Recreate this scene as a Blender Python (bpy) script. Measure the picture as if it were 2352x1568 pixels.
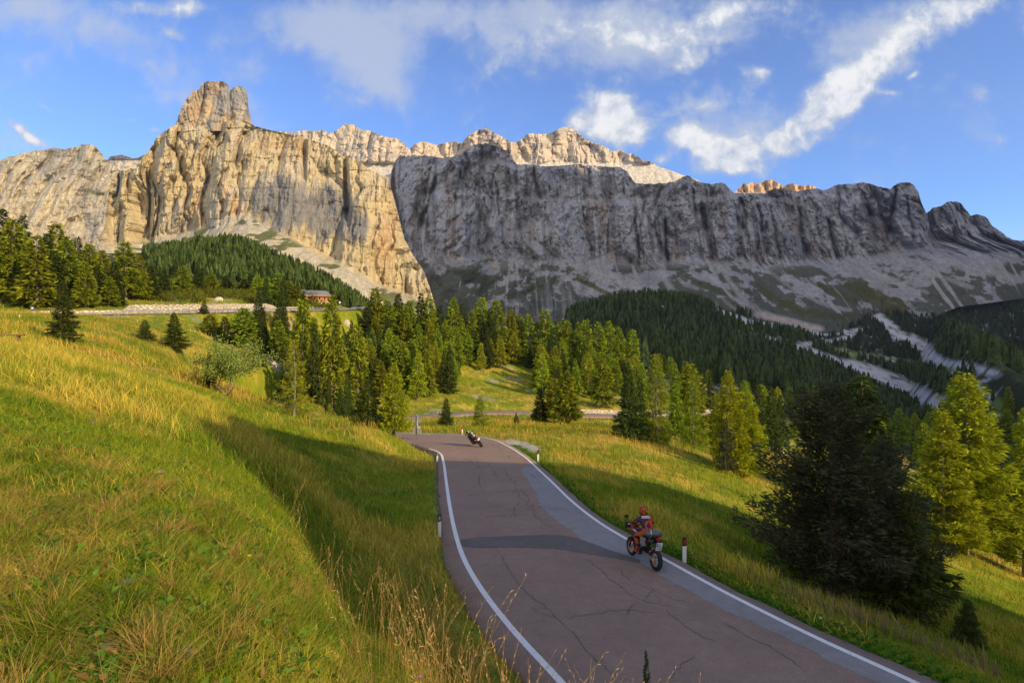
import bpy, bmesh, math, random
import numpy as np
from mathutils import Vector, Matrix
rng = np.random.default_rng(7); random.seed(7)
for o in list(bpy.data.objects): bpy.data.objects.remove(o)
S = bpy.context.scene; C = S.collection
PI = math.pi
# ---------------------------------------------------------------- camera
F = 1307.0; CX = 1176.0; HY = 700.0          # focal length, centre column and horizon row, for a 2352 px wide frame
cam_d = bpy.data.cameras.new('camera'); cam = bpy.data.objects.new('camera', cam_d); C.objects.link(cam)
cam_d.sensor_width = 36; cam_d.lens = 36*F/2352; cam_d.shift_y = -(784-HY)/2352
cam_d.clip_start = 0.05; cam_d.clip_end = 20000
cam.location = (0, 0, 0); cam.rotation_euler = (PI/2, 0, 0); S.camera = cam
# ---------------------------------------------------------------- sun and sky
ALPHA = math.radians(36); TEL = 0.445; EL = math.atan(TEL)
SD = (math.cos(ALPHA), -math.sin(ALPHA)); TD = (math.sin(ALPHA), math.cos(ALPHA))   # towards the sun / across it, on the ground
sun_d = bpy.data.lights.new('sun', 'SUN'); sun = bpy.data.objects.new('sun', sun_d); C.objects.link(sun)
sun_d.energy = 4.45; sun_d.angle = math.radians(0.5); sun_d.color = (1.0, 0.76, 0.44)
sv = Vector((SD[0]*math.cos(EL), SD[1]*math.cos(EL), math.sin(EL)))
sun.rotation_euler = sv.to_track_quat('Z', 'Y').to_euler(); sun.location = (60, -40, 80)
S.view_settings.view_transform = 'Standard'; S.view_settings.look = 'None'
S.view_settings.exposure = 0.62; S.view_settings.gamma = 1

class NT:                                     # small node-tree helper
    def __init__(s, tree): s.t = tree; s.n = tree.nodes; s.l = tree.links
    def new(s, typ, **kw):
        nd = s.n.new(typ)
        for k, v in kw.items(): setattr(nd, k, v)
        return nd
    def put(s, sock, v):
        if hasattr(v, 'default_value') or hasattr(v, 'is_output'): s.l.new(v, sock)
        else: sock.default_value = v
    def m(s, op, a, b=0.0, c=None, clamp=False):
        nd = s.new('ShaderNodeMath', operation=op, use_clamp=clamp)
        s.put(nd.inputs[0], a); s.put(nd.inputs[1], b)
        if c is not None: s.put(nd.inputs[2], c)
        return nd.outputs[0]
    def mix(s, f, a, b, bt='MIX'):
        nd = s.new('ShaderNodeMix', data_type='RGBA', blend_type=bt)
        s.put(nd.inputs[0], f); s.put(nd.inputs[6], a); s.put(nd.inputs[7], b)
        return nd.outputs[2]
    def noise(s, vec, scale, detail=4, rough=.5, dist=0.0):
        nd = s.new('ShaderNodeTexNoise')
        if vec is not None: s.l.new(vec, nd.inputs['Vector'])
        nd.inputs['Scale'].default_value = scale; nd.inputs['Detail'].default_value = detail
        nd.inputs['Roughness'].default_value = rough; nd.inputs['Distortion'].default_value = dist
        return nd.outputs[0]
    def ramp(s, v, lo, hi):
        nd = s.new('ShaderNodeMapRange', interpolation_type='SMOOTHSTEP')
        s.put(nd.inputs[0], v); nd.inputs[1].default_value = lo; nd.inputs[2].default_value = hi
        return nd.outputs[0]
def u_(px): return (px-CX)/F
def v_(py): return (HY-py)/F

W = bpy.data.worlds.new('World'); S.world = W; W.use_nodes = True
t = NT(W.node_tree); W.node_tree.nodes.clear()
sky = t.new('ShaderNodeTexSky', sky_type='NISHITA'); sky.sun_disc = False
sky.sun_elevation = EL; sky.sun_rotation = math.atan2(SD[0], SD[1]); sky.altitude = 2000
sky.air_density = 1.0; sky.dust_density = 0.4; sky.ozone_density = 2.2
tc = t.new('ShaderNodeTexCoord'); sep = t.new('ShaderNodeSeparateXYZ'); t.l.new(tc.outputs['Generated'], sep.inputs[0])
yy = t.m('MAXIMUM', t.m('ABSOLUTE', sep.outputs[1]), 0.05)
cu = t.m('DIVIDE', sep.outputs[0], yy); cv = t.m('DIVIDE', sep.outputs[2], yy)
cb = t.new('ShaderNodeCombineXYZ'); t.l.new(cu, cb.inputs[0]); t.l.new(cv, cb.inputs[1]); uv = cb.outputs[0]
def blob(px, py, sx, sy, ang, w):             # a soft elongated patch of cloud in one direction of the sky
    a = math.radians(ang); ca, sa = math.cos(a), math.sin(a)
    du = t.m('SUBTRACT', cu, u_(px)); dv = t.m('SUBTRACT', cv, v_(py))
    p = t.m('MULTIPLY_ADD', du, ca*F/sx, t.m('MULTIPLY', dv, sa*F/sx))
    q = t.m('MULTIPLY_ADD', du, -sa*F/sy, t.m('MULTIPLY', dv, ca*F/sy))
    r2 = t.m('ADD', t.m('MULTIPLY', p, p), t.m('MULTIPLY', q, q))
    return t.m('MULTIPLY', t.m('POWER', 2.718, t.m('MULTIPLY', r2, -1.0)), w)
CL = [(1420,262,60,52,0,1.3),(1450,305,44,38,0,1.1),(1385,288,50,38,0,1.0),(1318,276,32,22,20,.9),(1405,232,40,25,0,.8),
      (1650,350,95,42,-15,1.3),(1590,312,60,32,-25,1.1),(1705,330,60,35,10,1.0),(1625,388,48,20,0,.8),(1690,388,40,18,0,.7),(1630,243,115,24,5,.85),(1520,366,26,18,0,1.0),
      (1800,312,72,34,35,1.1),(1880,255,90,40,40,1.3),(1950,240,58,28,45,1.1),(1900,192,70,26,30,.9),(1990,170,90,40,48,1.05),(2060,95,110,50,45,1.0),(2150,40,110,44,35,.95),(2250,5,80,32,35,.9),(1862,332,40,16,30,.75),(1815,352,18,16,0,.7),
      (1740,170,46,30,0,.95),(1560,150,22,18,0,.6),(1425,180,14,25,0,.5),(1350,60,150,42,10,.72),(1480,95,120,42,-5,.82),(1600,60,120,45,15,.68),(1210,115,100,36,35,.66),(1120,165,62,20,40,.66),(1700,20,110,25,10,.6),(1625,125,62,22,30,.6),
      (330,18,100,24,-5,1.1),(402,82,42,14,-25,1.0),(435,15,40,30,0,.8),(50,300,46,11,-35,1.2),(75,322,32,12,-20,.9),(15,346,42,12,0,.9),(355,298,26,8,0,1.0),(305,277,28,7,-5,.75),(105,248,24,7,-30,.75),(835,212,34,40,0,.6),(2095,175,22,7,35,.8),(2045,213,24,8,0,.8)]
TH = [(700,60,200,70,0,.8),(850,120,140,60,-20,.95),(880,200,85,42,-30,.75),(1000,40,130,50,0,.75),(1300,90,250,70,15,.9),(1500,110,150,60,0,.8),(200,60,180,60,-15,.8),(60,20,100,30,0,.6),(380,180,80,40,-20,.4),(570,165,60,30,0,.4),(2090,40,190,60,30,.9),
      (1930,90,80,50,30,.6),(1700,60,120,50,0,.7),(1650,290,160,60,0,.75),(30,330,80,35,0,.7),(395,225,70,18,0,.5),(1230,30,200,40,0,.7),(1960,200,120,60,45,.6)]
def total(L):
    r = 0.0
    for b in L: r = t.m('ADD', r, blob(*b))
    return r
wv = t.new('ShaderNodeVectorMath', operation='ADD'); nz = t.new('ShaderNodeTexNoise'); t.l.new(uv, nz.inputs['Vector'])
nz.inputs['Scale'].default_value = 9; nz.inputs['Detail'].default_value = 6
sc = t.new('ShaderNodeVectorMath', operation='SCALE'); t.l.new(nz.outputs['Color'], sc.inputs[0]); sc.inputs['Scale'].default_value = .05
t.l.new(uv, wv.inputs[0]); t.l.new(sc.outputs[0], wv.inputs[1])
n1 = t.noise(wv.outputs[0], 10.0, 10, .6); n2 = t.noise(wv.outputs[0], 34.0, 8, .62); n3 = t.noise(wv.outputs[0], 5.0, 9, .66)
den = t.m('ADD', t.m('MULTIPLY', t.m('MINIMUM', total(CL), 1.5), 1.3), t.m('MULTIPLY_ADD', n1, 2.6, -1.95))
den = t.m('ADD', den, t.m('MULTIPLY_ADD', n2, 2.0, -1.0))
d1 = t.m('POWER', t.ramp(den, -0.55, .95), 1.3)
thin = t.m('MULTIPLY', t.ramp(t.m('ADD', t.m('MULTIPLY', t.m('MINIMUM', total(TH), 1.1), 1.0), t.m('ADD', t.m('MULTIPLY_ADD', n3, 3.4, -1.95), t.m('MULTIPLY_ADD', n2, 1.0, -.5))), -.3, 1.05), .72)
core = t.ramp(t.m('ADD', den, t.m('MULTIPLY_ADD', n2, 1.6, -.8)), 0.2, 1.7)
ccol = t.mix(core, (2.2, 2.55, 3.2, 1), (4.3, 4.3, 4.3, 1))
tint = t.mix(1.0, sky.outputs[0], (0.49, 0.70, 1.02, 1), 'MULTIPLY')
# the sky the camera and the ground both see: clear sky with the clouds over it
up = t.ramp(sep.outputs[1], 0.0, 0.1)
skyc = t.mix(t.m('MULTIPLY', thin, up), tint, (2.5, 2.75, 3.25, 1)); skyc = t.mix(t.m('MULTIPLY', d1, up), skyc, ccol)
# unseen bright cloud added to the sky behind the viewer, to lift the shade
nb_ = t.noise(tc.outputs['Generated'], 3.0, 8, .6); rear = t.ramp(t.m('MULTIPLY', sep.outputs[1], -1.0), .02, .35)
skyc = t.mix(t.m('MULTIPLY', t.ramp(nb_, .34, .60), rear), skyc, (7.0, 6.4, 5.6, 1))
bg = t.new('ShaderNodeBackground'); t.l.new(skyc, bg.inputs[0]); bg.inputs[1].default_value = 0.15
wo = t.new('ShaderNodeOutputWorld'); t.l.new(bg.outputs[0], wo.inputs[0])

# ---------------------------------------------------------------- numpy noise
def _h(ix, iy, s):
    n = (ix.astype(np.int64)*374761393 + iy.astype(np.int64)*668265263 + s*1274126177) & 0xffffffff
    n = ((n ^ (n >> 13))*1274126177) & 0xffffffff
    return ((n ^ (n >> 16)) & 0xffff)/65535.0
def vn(x, y, s=0):
    x = np.asarray(x, float); y = np.asarray(y, float)
    ix = np.floor(x); iy = np.floor(y); fx = x-ix; fy = y-iy
    fx = fx*fx*fx*(fx*(fx*6-15)+10); fy = fy*fy*fy*(fy*(fy*6-15)+10)
    a = _h(ix, iy, s); b = _h(ix+1, iy, s); c = _h(ix, iy+1, s); d = _h(ix+1, iy+1, s)
    return (a*(1-fx)+b*fx)*(1-fy)+(c*(1-fx)+d*fx)*fy
def fbm(x, y, o=5, s=0, g=.5):
    r = 0; a = 1; n = 0
    for k in range(o):
        r = r+a*(vn(x*2**k+k*17.3, y*2**k-k*9.1, s+k)*2-1); n += a; a *= g
    return r/n
def ridged(x, y, o=4, s=0, g=.5):
    r = 0; a = 1; n = 0
    for k in range(o):
        r = r+a*(1-np.abs(vn(x*2**k+k*11.7, y*2**k+k*5.3, s+k)*2-1)); n += a; a *= g
    return r/n
def sm(x, a, b):
    x = np.clip((x-a)/(b-a), 0, 1); return x*x*(3-2*x)

# ---------------------------------------------------------------- helpers for objects
def tag(o, label=None, cat=None, group=None, kind=None):
    if label: o['label'] = label
    if cat: o['category'] = cat
    if group: o['group'] = group
    if kind: o['kind'] = kind
    return o
def mesh_np(name, V, Fc, nper, mat, parent=None, col=None, smooth=True):
    """one mesh object from numpy arrays; Fc is (n, nper)"""
    me = bpy.data.meshes.new(name); V = np.asarray(V, np.float32); Fc = np.asarray(Fc, np.int32)
    me.vertices.add(len(V)); me.vertices.foreach_set('co', V.ravel())
    me.loops.add(Fc.size); me.loops.foreach_set('vertex_index', Fc.ravel())
    me.polygons.add(len(Fc)); me.polygons.foreach_set('loop_start', np.arange(0, Fc.size, nper, dtype=np.int32))
    me.polygons.foreach_set('loop_total', np.full(len(Fc), nper, np.int32))
    me.polygons.foreach_set('use_smooth', np.full(len(Fc), smooth, bool))
    me.update(calc_edges=True)
    if col is not None:
        at = me.color_attributes.new('col', 'FLOAT_COLOR', 'POINT')
        c4 = np.ones((len(V), 4), np.float32); c4[:, :3] = col; at.data.foreach_set('color', c4.ravel())
    me.materials.append(mat)
    o = bpy.data.objects.new(name, me); C.objects.link(o)
    if parent is not None: o.parent = parent
    return o
def grid_faces(nr, nc, wrap=False):
    i = np.arange(nr-1)[:, None]; j = np.arange(nc if wrap else nc-1)[None, :]; j2 = (j+1) % nc
    a = i*nc+j; b = i*nc+j2; c = (i+1)*nc+j2; d = (i+1)*nc+j
    return np.stack([a, b, c, d], -1).reshape(-1, 4)
def mat_new(name, base=(.5,.5,.5), rough=.8, metal=0.0, attr=None, spec=.3):
    m = bpy.data.materials.new(name); m.use_nodes = True; n = NT(m.node_tree)
    p = m.node_tree.nodes['Principled BSDF']
    p.inputs['Base Color'].default_value = (*base, 1); p.inputs['Roughness'].default_value = rough
    p.inputs['Metallic'].default_value = metal; p.inputs['Specular IOR Level'].default_value = spec
    return m, n, p
def mat_plain(name, base, rough=.6, metal=0.0, var=.12, scale=8.0, spec=.4):
    m, n, p = mat_new(name, base, rough, metal, spec=spec)
    tcn = n.new('ShaderNodeTexCoord'); f = n.noise(tcn.outputs['Object'], scale, 4)
    k = n.m('MULTIPLY_ADD', f, 2*var, 1-var)
    cc = n.new('ShaderNodeVectorMath', operation='SCALE'); cc.inputs[0].default_value = base; n.l.new(k, cc.inputs['Scale'])
    n.l.new(cc.outputs[0], p.inputs['Base Color'])
    return m

# ---------------------------------------------------------------- roads (centre lines in metres; the camera stands at the origin)
def ry(py): return 7777.0/(py-863.0)            # depth of the near road's surface under a row
def rz(Y): return -(5.95+.125*Y)
def P(px, py): Y = ry(py); return (u_(px)*Y, Y, rz(Y))
Lpx = [(1290,1565),(1223,1497.7),(1176,1445),(1126,1383),(1094,1336.5),(1067.6,1289.6),(1051.5,1245.5),(1039,1197),(1031,1151),(1024.5,1103),(1020,1068),(1015,1044),(1004,1034.5),(992,1030.5)]
Rpx = [(2104,1564),(1909,1481.5),(1665,1359.6),(1627,1339.5),(1524.6,1282),(1444,1240),(1378,1201),(1337,1170),(1305,1143),(1270,1108),(1243,1083),(1208.5,1050.6),(1176,1028.4),(1141,1010.4),(1103.6,1002.4),(1063,997.7),(1010,995.3),(972,995.6)]
Lw = [(7.5,-10,rz(-10)),(3.6,3.5,rz(3.5)),(2.2,7.6,rz(7.6))]+[P(*p) for p in Lpx]+[(-8.8,50.2,-12.3),(-12,53.6,-12.9),(-19,59.5,-14.4),(-28,68,-16.3)]
Rw = [(14.5,-7.5,rz(-8)),(10.8,3.2,rz(3.2)),(9.3,7.0,rz(7))]+[P(*p) for p in Rpx]+[(-14,61,-13.8),(-22,66.5,-15.2),(-31,74,-17)]
def resample(pts, n, cubic=True):
    pts = np.array(pts, float); d = np.r_[0, np.cumsum(np.linalg.norm(np.diff(pts[:, :2], axis=0), axis=1))]
    s = np.linspace(0, d[-1], n)
    q = np.stack([np.interp(s, d, pts[:, k]) for k in range(pts.shape[1])], 1)
    w = max(1, int(n*0.010)); k = np.ones(2*w+1)/(2*w+1)
    for c in range(q.shape[1]):                   # soften the corners
        for _ in range(2):
            x = q[:, c]; e = np.r_[2*x[0]-x[w:0:-1], x, 2*x[-1]-x[-2:-w-2:-1]]; q[:, c] = np.convolve(e, k, 'valid')
    return q
Lr = resample(Lw, 360); Rr = resample(Rw, 360)
# pair each left point with the right line by matching across the road
def across(Lr, Rr):
    j = 0; out = []
    for i in range(len(Lr)):
        dd = np.linalg.norm(Rr[:, :2]-Lr[i, :2], axis=1); jj = int(np.argmin(dd)); j = max(j, jj); out.append(j)
    k = np.array(out, float); w = 9
    kk = np.convolve(np.pad(k, w, mode='edge'), np.ones(2*w+1)/(2*w+1), 'valid')
    return np.stack([np.interp(kk, np.arange(len(Rr)), Rr[:, c]) for c in range(3)], 1)
Rm = across(Lr, Rr)
near_c = (Lr+Rm)/2; near_hw = np.linalg.norm((Rm-Lr)[:, :2], axis=1)/2
hair = resample([tuple(near_c[-1])]+[(-37,79,-18.2),(-43,89,-20),(-47,101,-22),(-46.5,112,-23.8),(-43,120,-25),(-37.8,127,-25.8),
        (-30.5,130,-26.1),(-23.5,132,-26.3),(-14.5,138,-26.5),(-8.6,148,-28),(-1.9,155,-29.3),(6.5,158,-30.1),(20,160,-31),(34.6,165,-32.3),(59.5,178,-33.8),(74,192,-37),(82,210,-44)], 420)
upper = resample([(-150,85,-2.2),(-128,104,-2.0)]+[(u_(a)*Y, Y, z) for a, Y, z in [(-200,112,-1.9),(0,118,-1.9),(200,130,-2.0),(400,147,-2.0),(600,175,-1.9),(745,200,-1.7),(800,215,-1.5),(830,235,-1.2)]]+[(-56,262,-.5),(-60,300,1.5)], 420)
def nearz(X, Y, zc):                             # the near stretch is one sloping plane as far as the bend
    w = sm(-X, 8.5, 16); return rz(Y)*(1-w)+zc*w
ROADS = [(near_c, near_hw+.45), (hair, np.full(len(hair), 3.3)), (upper, np.full(len(upper), 3.5))]

# ---------------------------------------------------------------- terrain height: distance-row profiles for a fan of directions
def z_(Y, py): return -(py-HY)*Y/F
cols = {
 -1500: ('z', [(1,-1.6),(5,-1),(20,1),(60,6),(200,40),(1000,150),(3500,200)]),
 -400: [(1,3000),(2,1740),(6,1000),(12,840),(30,755),(60,728),(100,718),(125,715),(160,690),(240,640),(400,580),(1000,540),(3500,700)],
 0: [(1,2850),(2,1778),(4,1240),(7,1010),(12,885),(18,835),(26,800),(36,775),(50,752),(65,738),(85,728),(118,721),(130,706),(180,655),(240,620),(400,600),(900,590),(3500,700)],
 200: [(1,2850),(2,1778),(4,1260),(7,1050),(12,955),(18,905),(26,855),(36,825),(50,797),(65,775),(85,748),(108,727),(130,720),(140,706),(160,688),(240,650),(400,600),(900,590),(3500,700)],
 400: [(1,2870),(2,1790),(4,1290),(7,1110),(12,1030),(18,960),(26,905),(36,880),(50,850),(65,830),(85,812),(105,785),(130,738),(147,718),(156,706),(200,683),(300,650),(430,600),(510,565),(600,580),(1000,595),(3500,700)],
 530: [(1,2900),(2,1810),(4,1350),(7,1180),(12,1085),(18,1020),(26,970),(36,930),(50,895),(65,875),(85,855),(110,825),(140,770),(160,722),(172,712),(190,698),(300,655),(430,600),(540,545),(570,540),(640,560),(1000,600),(3500,700)],
 600: [(1,2920),(2,1830),(4,1400),(7,1230),(12,1120),(18,1060),(26,1010),(36,965),(50,930),(65,905),(85,880),(110,850),(140,800),(162,735),(175,714),(190,705),(220,695),(300,660),(450,600),(560,572),(660,590),(1000,610),(3500,700)],
 700: [(1,2950),(2,1880),(4,1490),(7,1330),(12,1210),(18,1130),(26,1065),(36,1000),(50,962),(65,945),(85,930),(105,918),(130,900),(165,820),(185,735),(193,712),(205,706),(300,680),(450,645),(600,615),(700,630),(1000,640),(3500,700)],
 800: [(1,3000),(2,1950),(4,1600),(7,1440),(12,1300),(18,1200),(26,1110),(36,1030),(46,985),(56,970),(70,968),(85,972),(110,966),(128,960),(150,925),(185,840),(206,735),(216,707),(250,702),(300,705),(450,690),(600,668),(750,685),(1000,690),(3500,720)],
 880: [(1,3050),(2,2000),(4,1700),(7,1490),(12,1310),(18,1205),(26,1115),(36,1040),(45,990),(52,984),(62,998),(80,985),(110,968),(131,961),(150,935),(190,850),(230,745),(260,735),(320,760),(450,770),(1000,720),(3500,720)],
 950: [(1,3050),(2,1950),(3,1760),(5,1568),(8,1420),(12,1300),(18,1215),(26,1120),(36,1060),(45,1030),(51,1013),(58,997),(66,990),(90,972),(118,962),(132,960),(150,935),(190,860),(230,770),(270,755),(330,790),(450,820),(1000,740),(3500,740)],
 1050: [(1,3050),(2,2000),(4,1750),(7,1580),(10,1480),(13,1380),(16.5,1310),(18.2,1290),(26,1160),(36,1078),(45,1035),(56,1000),(63,992),(75,983),(95,975),(125,955),(142,950),(160,920),(200,880),(230,800),(270,785),(330,820),(450,830),(1000,760),(3500,740)],
 1200: [(1,3100),(2,2100),(4,1900),(7,1700),(9,1620),(10.5,1560),(12.3,1490),(20,1250),(30,1121),(45,1037),(50,1020),(60,997),(66,988),(90,975),(120,965),(150,949),(163,938),(190,905),(220,862),(250,825),(300,815),(400,840),(1000,760),(3500,740)],
 1400: [(1,3150),(2,2150),(4,1950),(7,1750),(9,1700),(12,1510),(16,1345),(22.7,1203),(26,1180),(30,1148),(40,1094),(50,1052),(62,1003),(68,992),(90,985),(120,975),(150,962),(163,952),(200,908),(240,870),(280,850),(350,848),(600,770),(850,692),(920,684),(1050,705),(1500,720),(3500,740)],
 1500: [(1,3150),(2,2150),(4,1950),(7,1790),(9,1720),(12,1510),(16,1345),(19,1265),(22,1225),(30,1170),(40,1112),(50,1070),(60,1028),(69,1005),(90,998),(120,985),(155,970),(168,953),(220,915),(300,880),(400,850),(600,790),(850,695),(950,668),(1060,690),(1500,720),(3500,740)],
 1600: [(1,3200),(2,2180),(4,2000),(7,1830),(9,1725),(12,1510),(16.1,1345),(17.5,1325),(22,1270),(30,1200),(40,1140),(50,1095),(60,1058),(70,1035),(85,1025),(120,1010),(160,975),(175,949),(220,915),(300,885),(500,850),(750,770),(1000,688),(1100,705),(1500,720),(3500,740)],
 1800: [(1,3250),(2,2220),(4,2050),(7,1850),(9,1730),(12,1510),(13.5,1440),(15,1420),(20,1370),(30,1290),(40,1220),(50,1170),(60,1125),(75,1088),(90,1065),(105,1050),(140,1035),(220,980),(350,930),(600,870),(900,790),(1100,742),(1200,758),(1350,760),(1700,735),(3500,760)],
 2000: [(1,3300),(2,2300),(4,2100),(7,1870),(9,1740),(11.9,1518),(13.5,1490),(18,1440),(25,1380),(40,1280),(60,1180),(80,1140),(110,1110),(150,1080),(220,1030),(350,1000),(600,960),(850,910),(1100,860),(1400,800),(1700,742),(1900,700),(2100,690),(3500,730)],
 2200: [(1,3400),(2,2400),(4,2200),(7,1890),(9,1760),(10,1650),(13,1560),(18,1500),(25,1440),(35,1370),(50,1290),(65,1243),(90,1190),(130,1150),(200,1080),(350,1010),(600,975),(900,945),(1200,890),(1500,800),(1800,708),(1950,682),(2150,675),(3500,720)],
 2400: [(1,3500),(2,2450),(4,2300),(7,1900),(9,1760),(10,1690),(13,1630),(18,1570),(25,1510),(35,1440),(50,1360),(65,1305),(90,1245),(130,1195),(200,1115),(350,1040),(600,990),(900,955),(1200,905),(1500,800),(1750,700),(1900,655),(2100,645),(3500,680)],
 3000: ('z', [(1,-2.0),(3,-4.6),(6,-6.8),(8,-7.0),(12,-10),(25,-18),(60,-34),(130,-60),(350,-105),(600,-150),(900,-190),(1200,-195),(1500,-130),(1750,-20),(1900,60),(2400,80),(3500,60)]),
 4000: ('z', [(1,-2.0),(2,-4.4),(4.2,-6.6),(6,-7.0),(9,-10),(25,-20),(60,-36),(130,-60),(350,-105),(600,-150),(900,-190),(1200,-195),(1500,-130),(1750,-20),(1900,60),(2400,80),(3500,60)]),
}
LY0, LY1, NL = math.log(.25), math.log(6000), 520
lg = np.linspace(LY0, LY1, NL); rows = []; cpx = sorted(cols)
for c in cpx:
    q = cols[c]
    if q[0] == 'z': a = np.array(q[1], float)
    else: a = np.array([(Y, z_(Y, py)) for Y, py in q], float)
    rows.append(np.interp(lg, np.log(a[:, 0]), a[:, 1]))
rows = np.array(rows); PG = np.arange(-1500, 4001, 20.0)
# monotone-ish smooth interpolation between directions
T = np.empty((len(PG), NL))
for i, p in enumerate(PG):
    k = min(max(np.searchsorted(cpx, p, 'right')-1, 0), len(cpx)-2); w = (p-cpx[k])/(cpx[k+1]-cpx[k]); w = .5*w+.5*w*w*(3-2*w)
    T[i] = rows[k]*(1-w)+rows[k+1]*w
def gs(T, s, ax):
    r = int(3*s)+1; k = np.exp(-.5*(np.arange(-r, r+1)/s)**2); k /= k.sum()
    pad = [(0, 0), (0, 0)]; pad[ax] = (r, r); A = np.pad(T, pad, mode='edge'); o = 0
    for i, w in enumerate(k): o = o+w*(A[i:i+T.shape[0]] if ax == 0 else A[:, i:i+T.shape[1]])
    return o
T = gs(gs(T, 2.2, 1), 2.0, 0)
def prof(px, Y):
    a = np.clip((px+1500)/20, 0, len(PG)-1.001); b = np.clip((np.log(np.maximum(Y, .25))-LY0)/(LY1-LY0)*(NL-1), 0, NL-1.001)
    i = a.astype(int); j = b.astype(int); fa = a-i; fb = b-j
    return (T[i, j]*(1-fa)+T[i+1, j]*fa)*(1-fb)+(T[i, j+1]*(1-fa)+T[i+1, j+1]*fa)*fb
TH0 = math.atan(u_(-1500)); TH1 = math.atan(u_(4000))
def knoll(X, Y):                                 # unseen knoll added beyond the right edge, crest shaped to shade the near road
    q = X*SD[0]+Y*SD[1]; tt = X*TD[0]+Y*TD[1]
    cr = np.interp(tt, [-60,-25,1,3.2,4.3,5.4,6.3,7.2,8.6,12,17,21,26,30,34,38,43,50,80], [-30,-9,-6.5,-4.6,-2.6,-1.3,-.2,1.2,3.6,5.8,6.0,5.2,3.2,.2,-2.4,-5.8,-10,-25,-60])
    cr = cr+1.2*fbm(tt/1.3, tt*0, 4, 77)+1.2*fbm(tt/6.5, tt*0, 2, 78)
    return cr+TEL*42-np.abs(np.sqrt((q-42)**2+4)-2)*np.where(q < 42, 1.7, .8)
def road_near(X, Y, R=14.0):
    X = np.asarray(X, float).ravel(); Y = np.asarray(Y, float).ravel()
    best = np.full(X.shape, 1e9); bz = np.zeros(X.shape); 
    for pts, hw in ROADS:
        A = pts[::3]; H = hw[::3]; lo = A[:, :2].min(0)-R; hi = A[:, :2].max(0)+R
        ids = np.nonzero((X > lo[0]) & (X < hi[0]) & (Y > lo[1]) & (Y < hi[1]))[0]
        for ch in np.array_split(ids, max(1, len(ids)//20000+1)):
            if not len(ch): continue
            x = X[ch][:, None]; y = Y[ch][:, None]
            a = A[:-1]; d = A[1:]-A[:-1]; L2 = (d[:, :2]**2).sum(1)+1e-9
            tt = np.clip(((x-a[:, 0])*d[:, 0]+(y-a[:, 1])*d[:, 1])/L2, 0, 1)
            dd = np.hypot(x-a[:, 0]-tt*d[:, 0], y-a[:, 1]-tt*d[:, 1])-(H[:-1]+tt*(H[1:]-H[:-1]))
            k = dd.argmin(1); r = np.arange(len(ch)); dv = dd[r, k]; zz = a[k, 2]+tt[r, k]*d[k, 2]
            zz = nearz(X[ch], Y[ch], zz) if pts is near_c else zz; ok = dv < best[ch]; best[ch[ok]] = dv[ok]; bz[ch[ok]] = zz[ok]
    return best, bz
def ground(X, Y, carve=True):
    X = np.asarray(X, float); Y = np.asarray(Y, float); sh = X.shape; X = X.ravel(); Y = Y.ravel()
    th = np.arctan2(X, Y); r = np.hypot(X, Y); thc = np.clip(th, TH0, TH1); Ye = r*np.cos(thc); px = CX+F*np.tan(thc)
    z = prof(px, Ye)
    # behind the camera: run round from the right-hand profile to the left-hand one
    back = (th > TH1) | (th < TH0)
    if back.any():
        w = np.where(th > 0, (th-TH1)/(2*PI-TH1+TH0), (th+2*PI-TH1)/(2*PI-TH1+TH0))[back]; w = w*w*(3-2*w); rb = r[back]
        zr = prof(np.full(rb.shape, 4000.0), rb*math.cos(TH1)); zl = prof(np.full(rb.shape, -1500.0), rb*math.cos(TH0))
        z[back] = zr*(1-w)+zl*w
    z = np.maximum(z, np.where(X > 12, knoll(X, Y), -1e4))
    a = sm(r, 2, 14)
    z = z+a*(.05*fbm(X*.9, Y*.9, 3, 3)+.28*fbm(X*.13, Y*.13, 3, 5)*sm(r, 6, 40)+1.0*fbm(X*.03, Y*.03, 4, 9)*sm(r, 60, 160))+8*fbm(X*.006, Y*.006, 6, 11)*sm(r, 300, 700)
    if carve:
        d, bz = road_near(X, Y); off = .045+.0022*r; w = 1-sm(d, .25+.006*r, np.clip(1.1+.17*r, 1.5, 5.0)+.02*r)
        rough = .04*fbm(X*1.5, Y*1.5, 3, 21)*sm(d, .0, .5)
        z = np.where(d < 60, z*(1-w)+(bz-off+rough)*w, z)
        z = z+1.25*np.exp(-((X+10.6)/2.6)**2-((Y-46.2)/3.4)**2)*sm(d, .15, 1.2)
    return z.reshape(sh)
def gz(x, y): return float(ground(np.array([x]), np.array([y]))[0])
def at(px, Y): x = u_(px)*Y; return x, Y, gz(x, Y)
# ---------------------------------------------------------------- ground sheet
def gmask(px, py, L):
    r = np.zeros(np.shape(px))
    for cx, cy, rx, ryy, an, w in L:
        a = math.radians(an); dx = px-cx; dy = -(py-cy)
        p = (dx*math.cos(a)+dy*math.sin(a))/rx; q = (-dx*math.sin(a)+dy*math.cos(a))/ryy
        r = np.maximum(r, w*np.exp(-(p*p+q*q)))
    return r
def strip(px, py, pts, w0, w1=None):              # 1 inside a band that follows a line, falling to 0 at its edge
    pts = np.array(pts, float); n = len(pts)-1; w1 = w0 if w1 is None else w1; r = np.zeros(np.shape(px))
    for i in range(n):
        a = pts[i]; d = pts[i+1]-a; t = np.clip(((px-a[0])*d[0]+(py-a[1])*d[1])/(d@d), 0, 1)
        dd = np.hypot(px-a[0]-t*d[0], (py-a[1]-t*d[1])*1.6); w = w0+(w1-w0)*(i+t)/n
        r = np.maximum(r, np.clip(1.5-dd/w, 0, 1))
    return r
def lerp(a, b, w): return a*(1-w[..., None])+np.array(b)*w[..., None]
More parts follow.
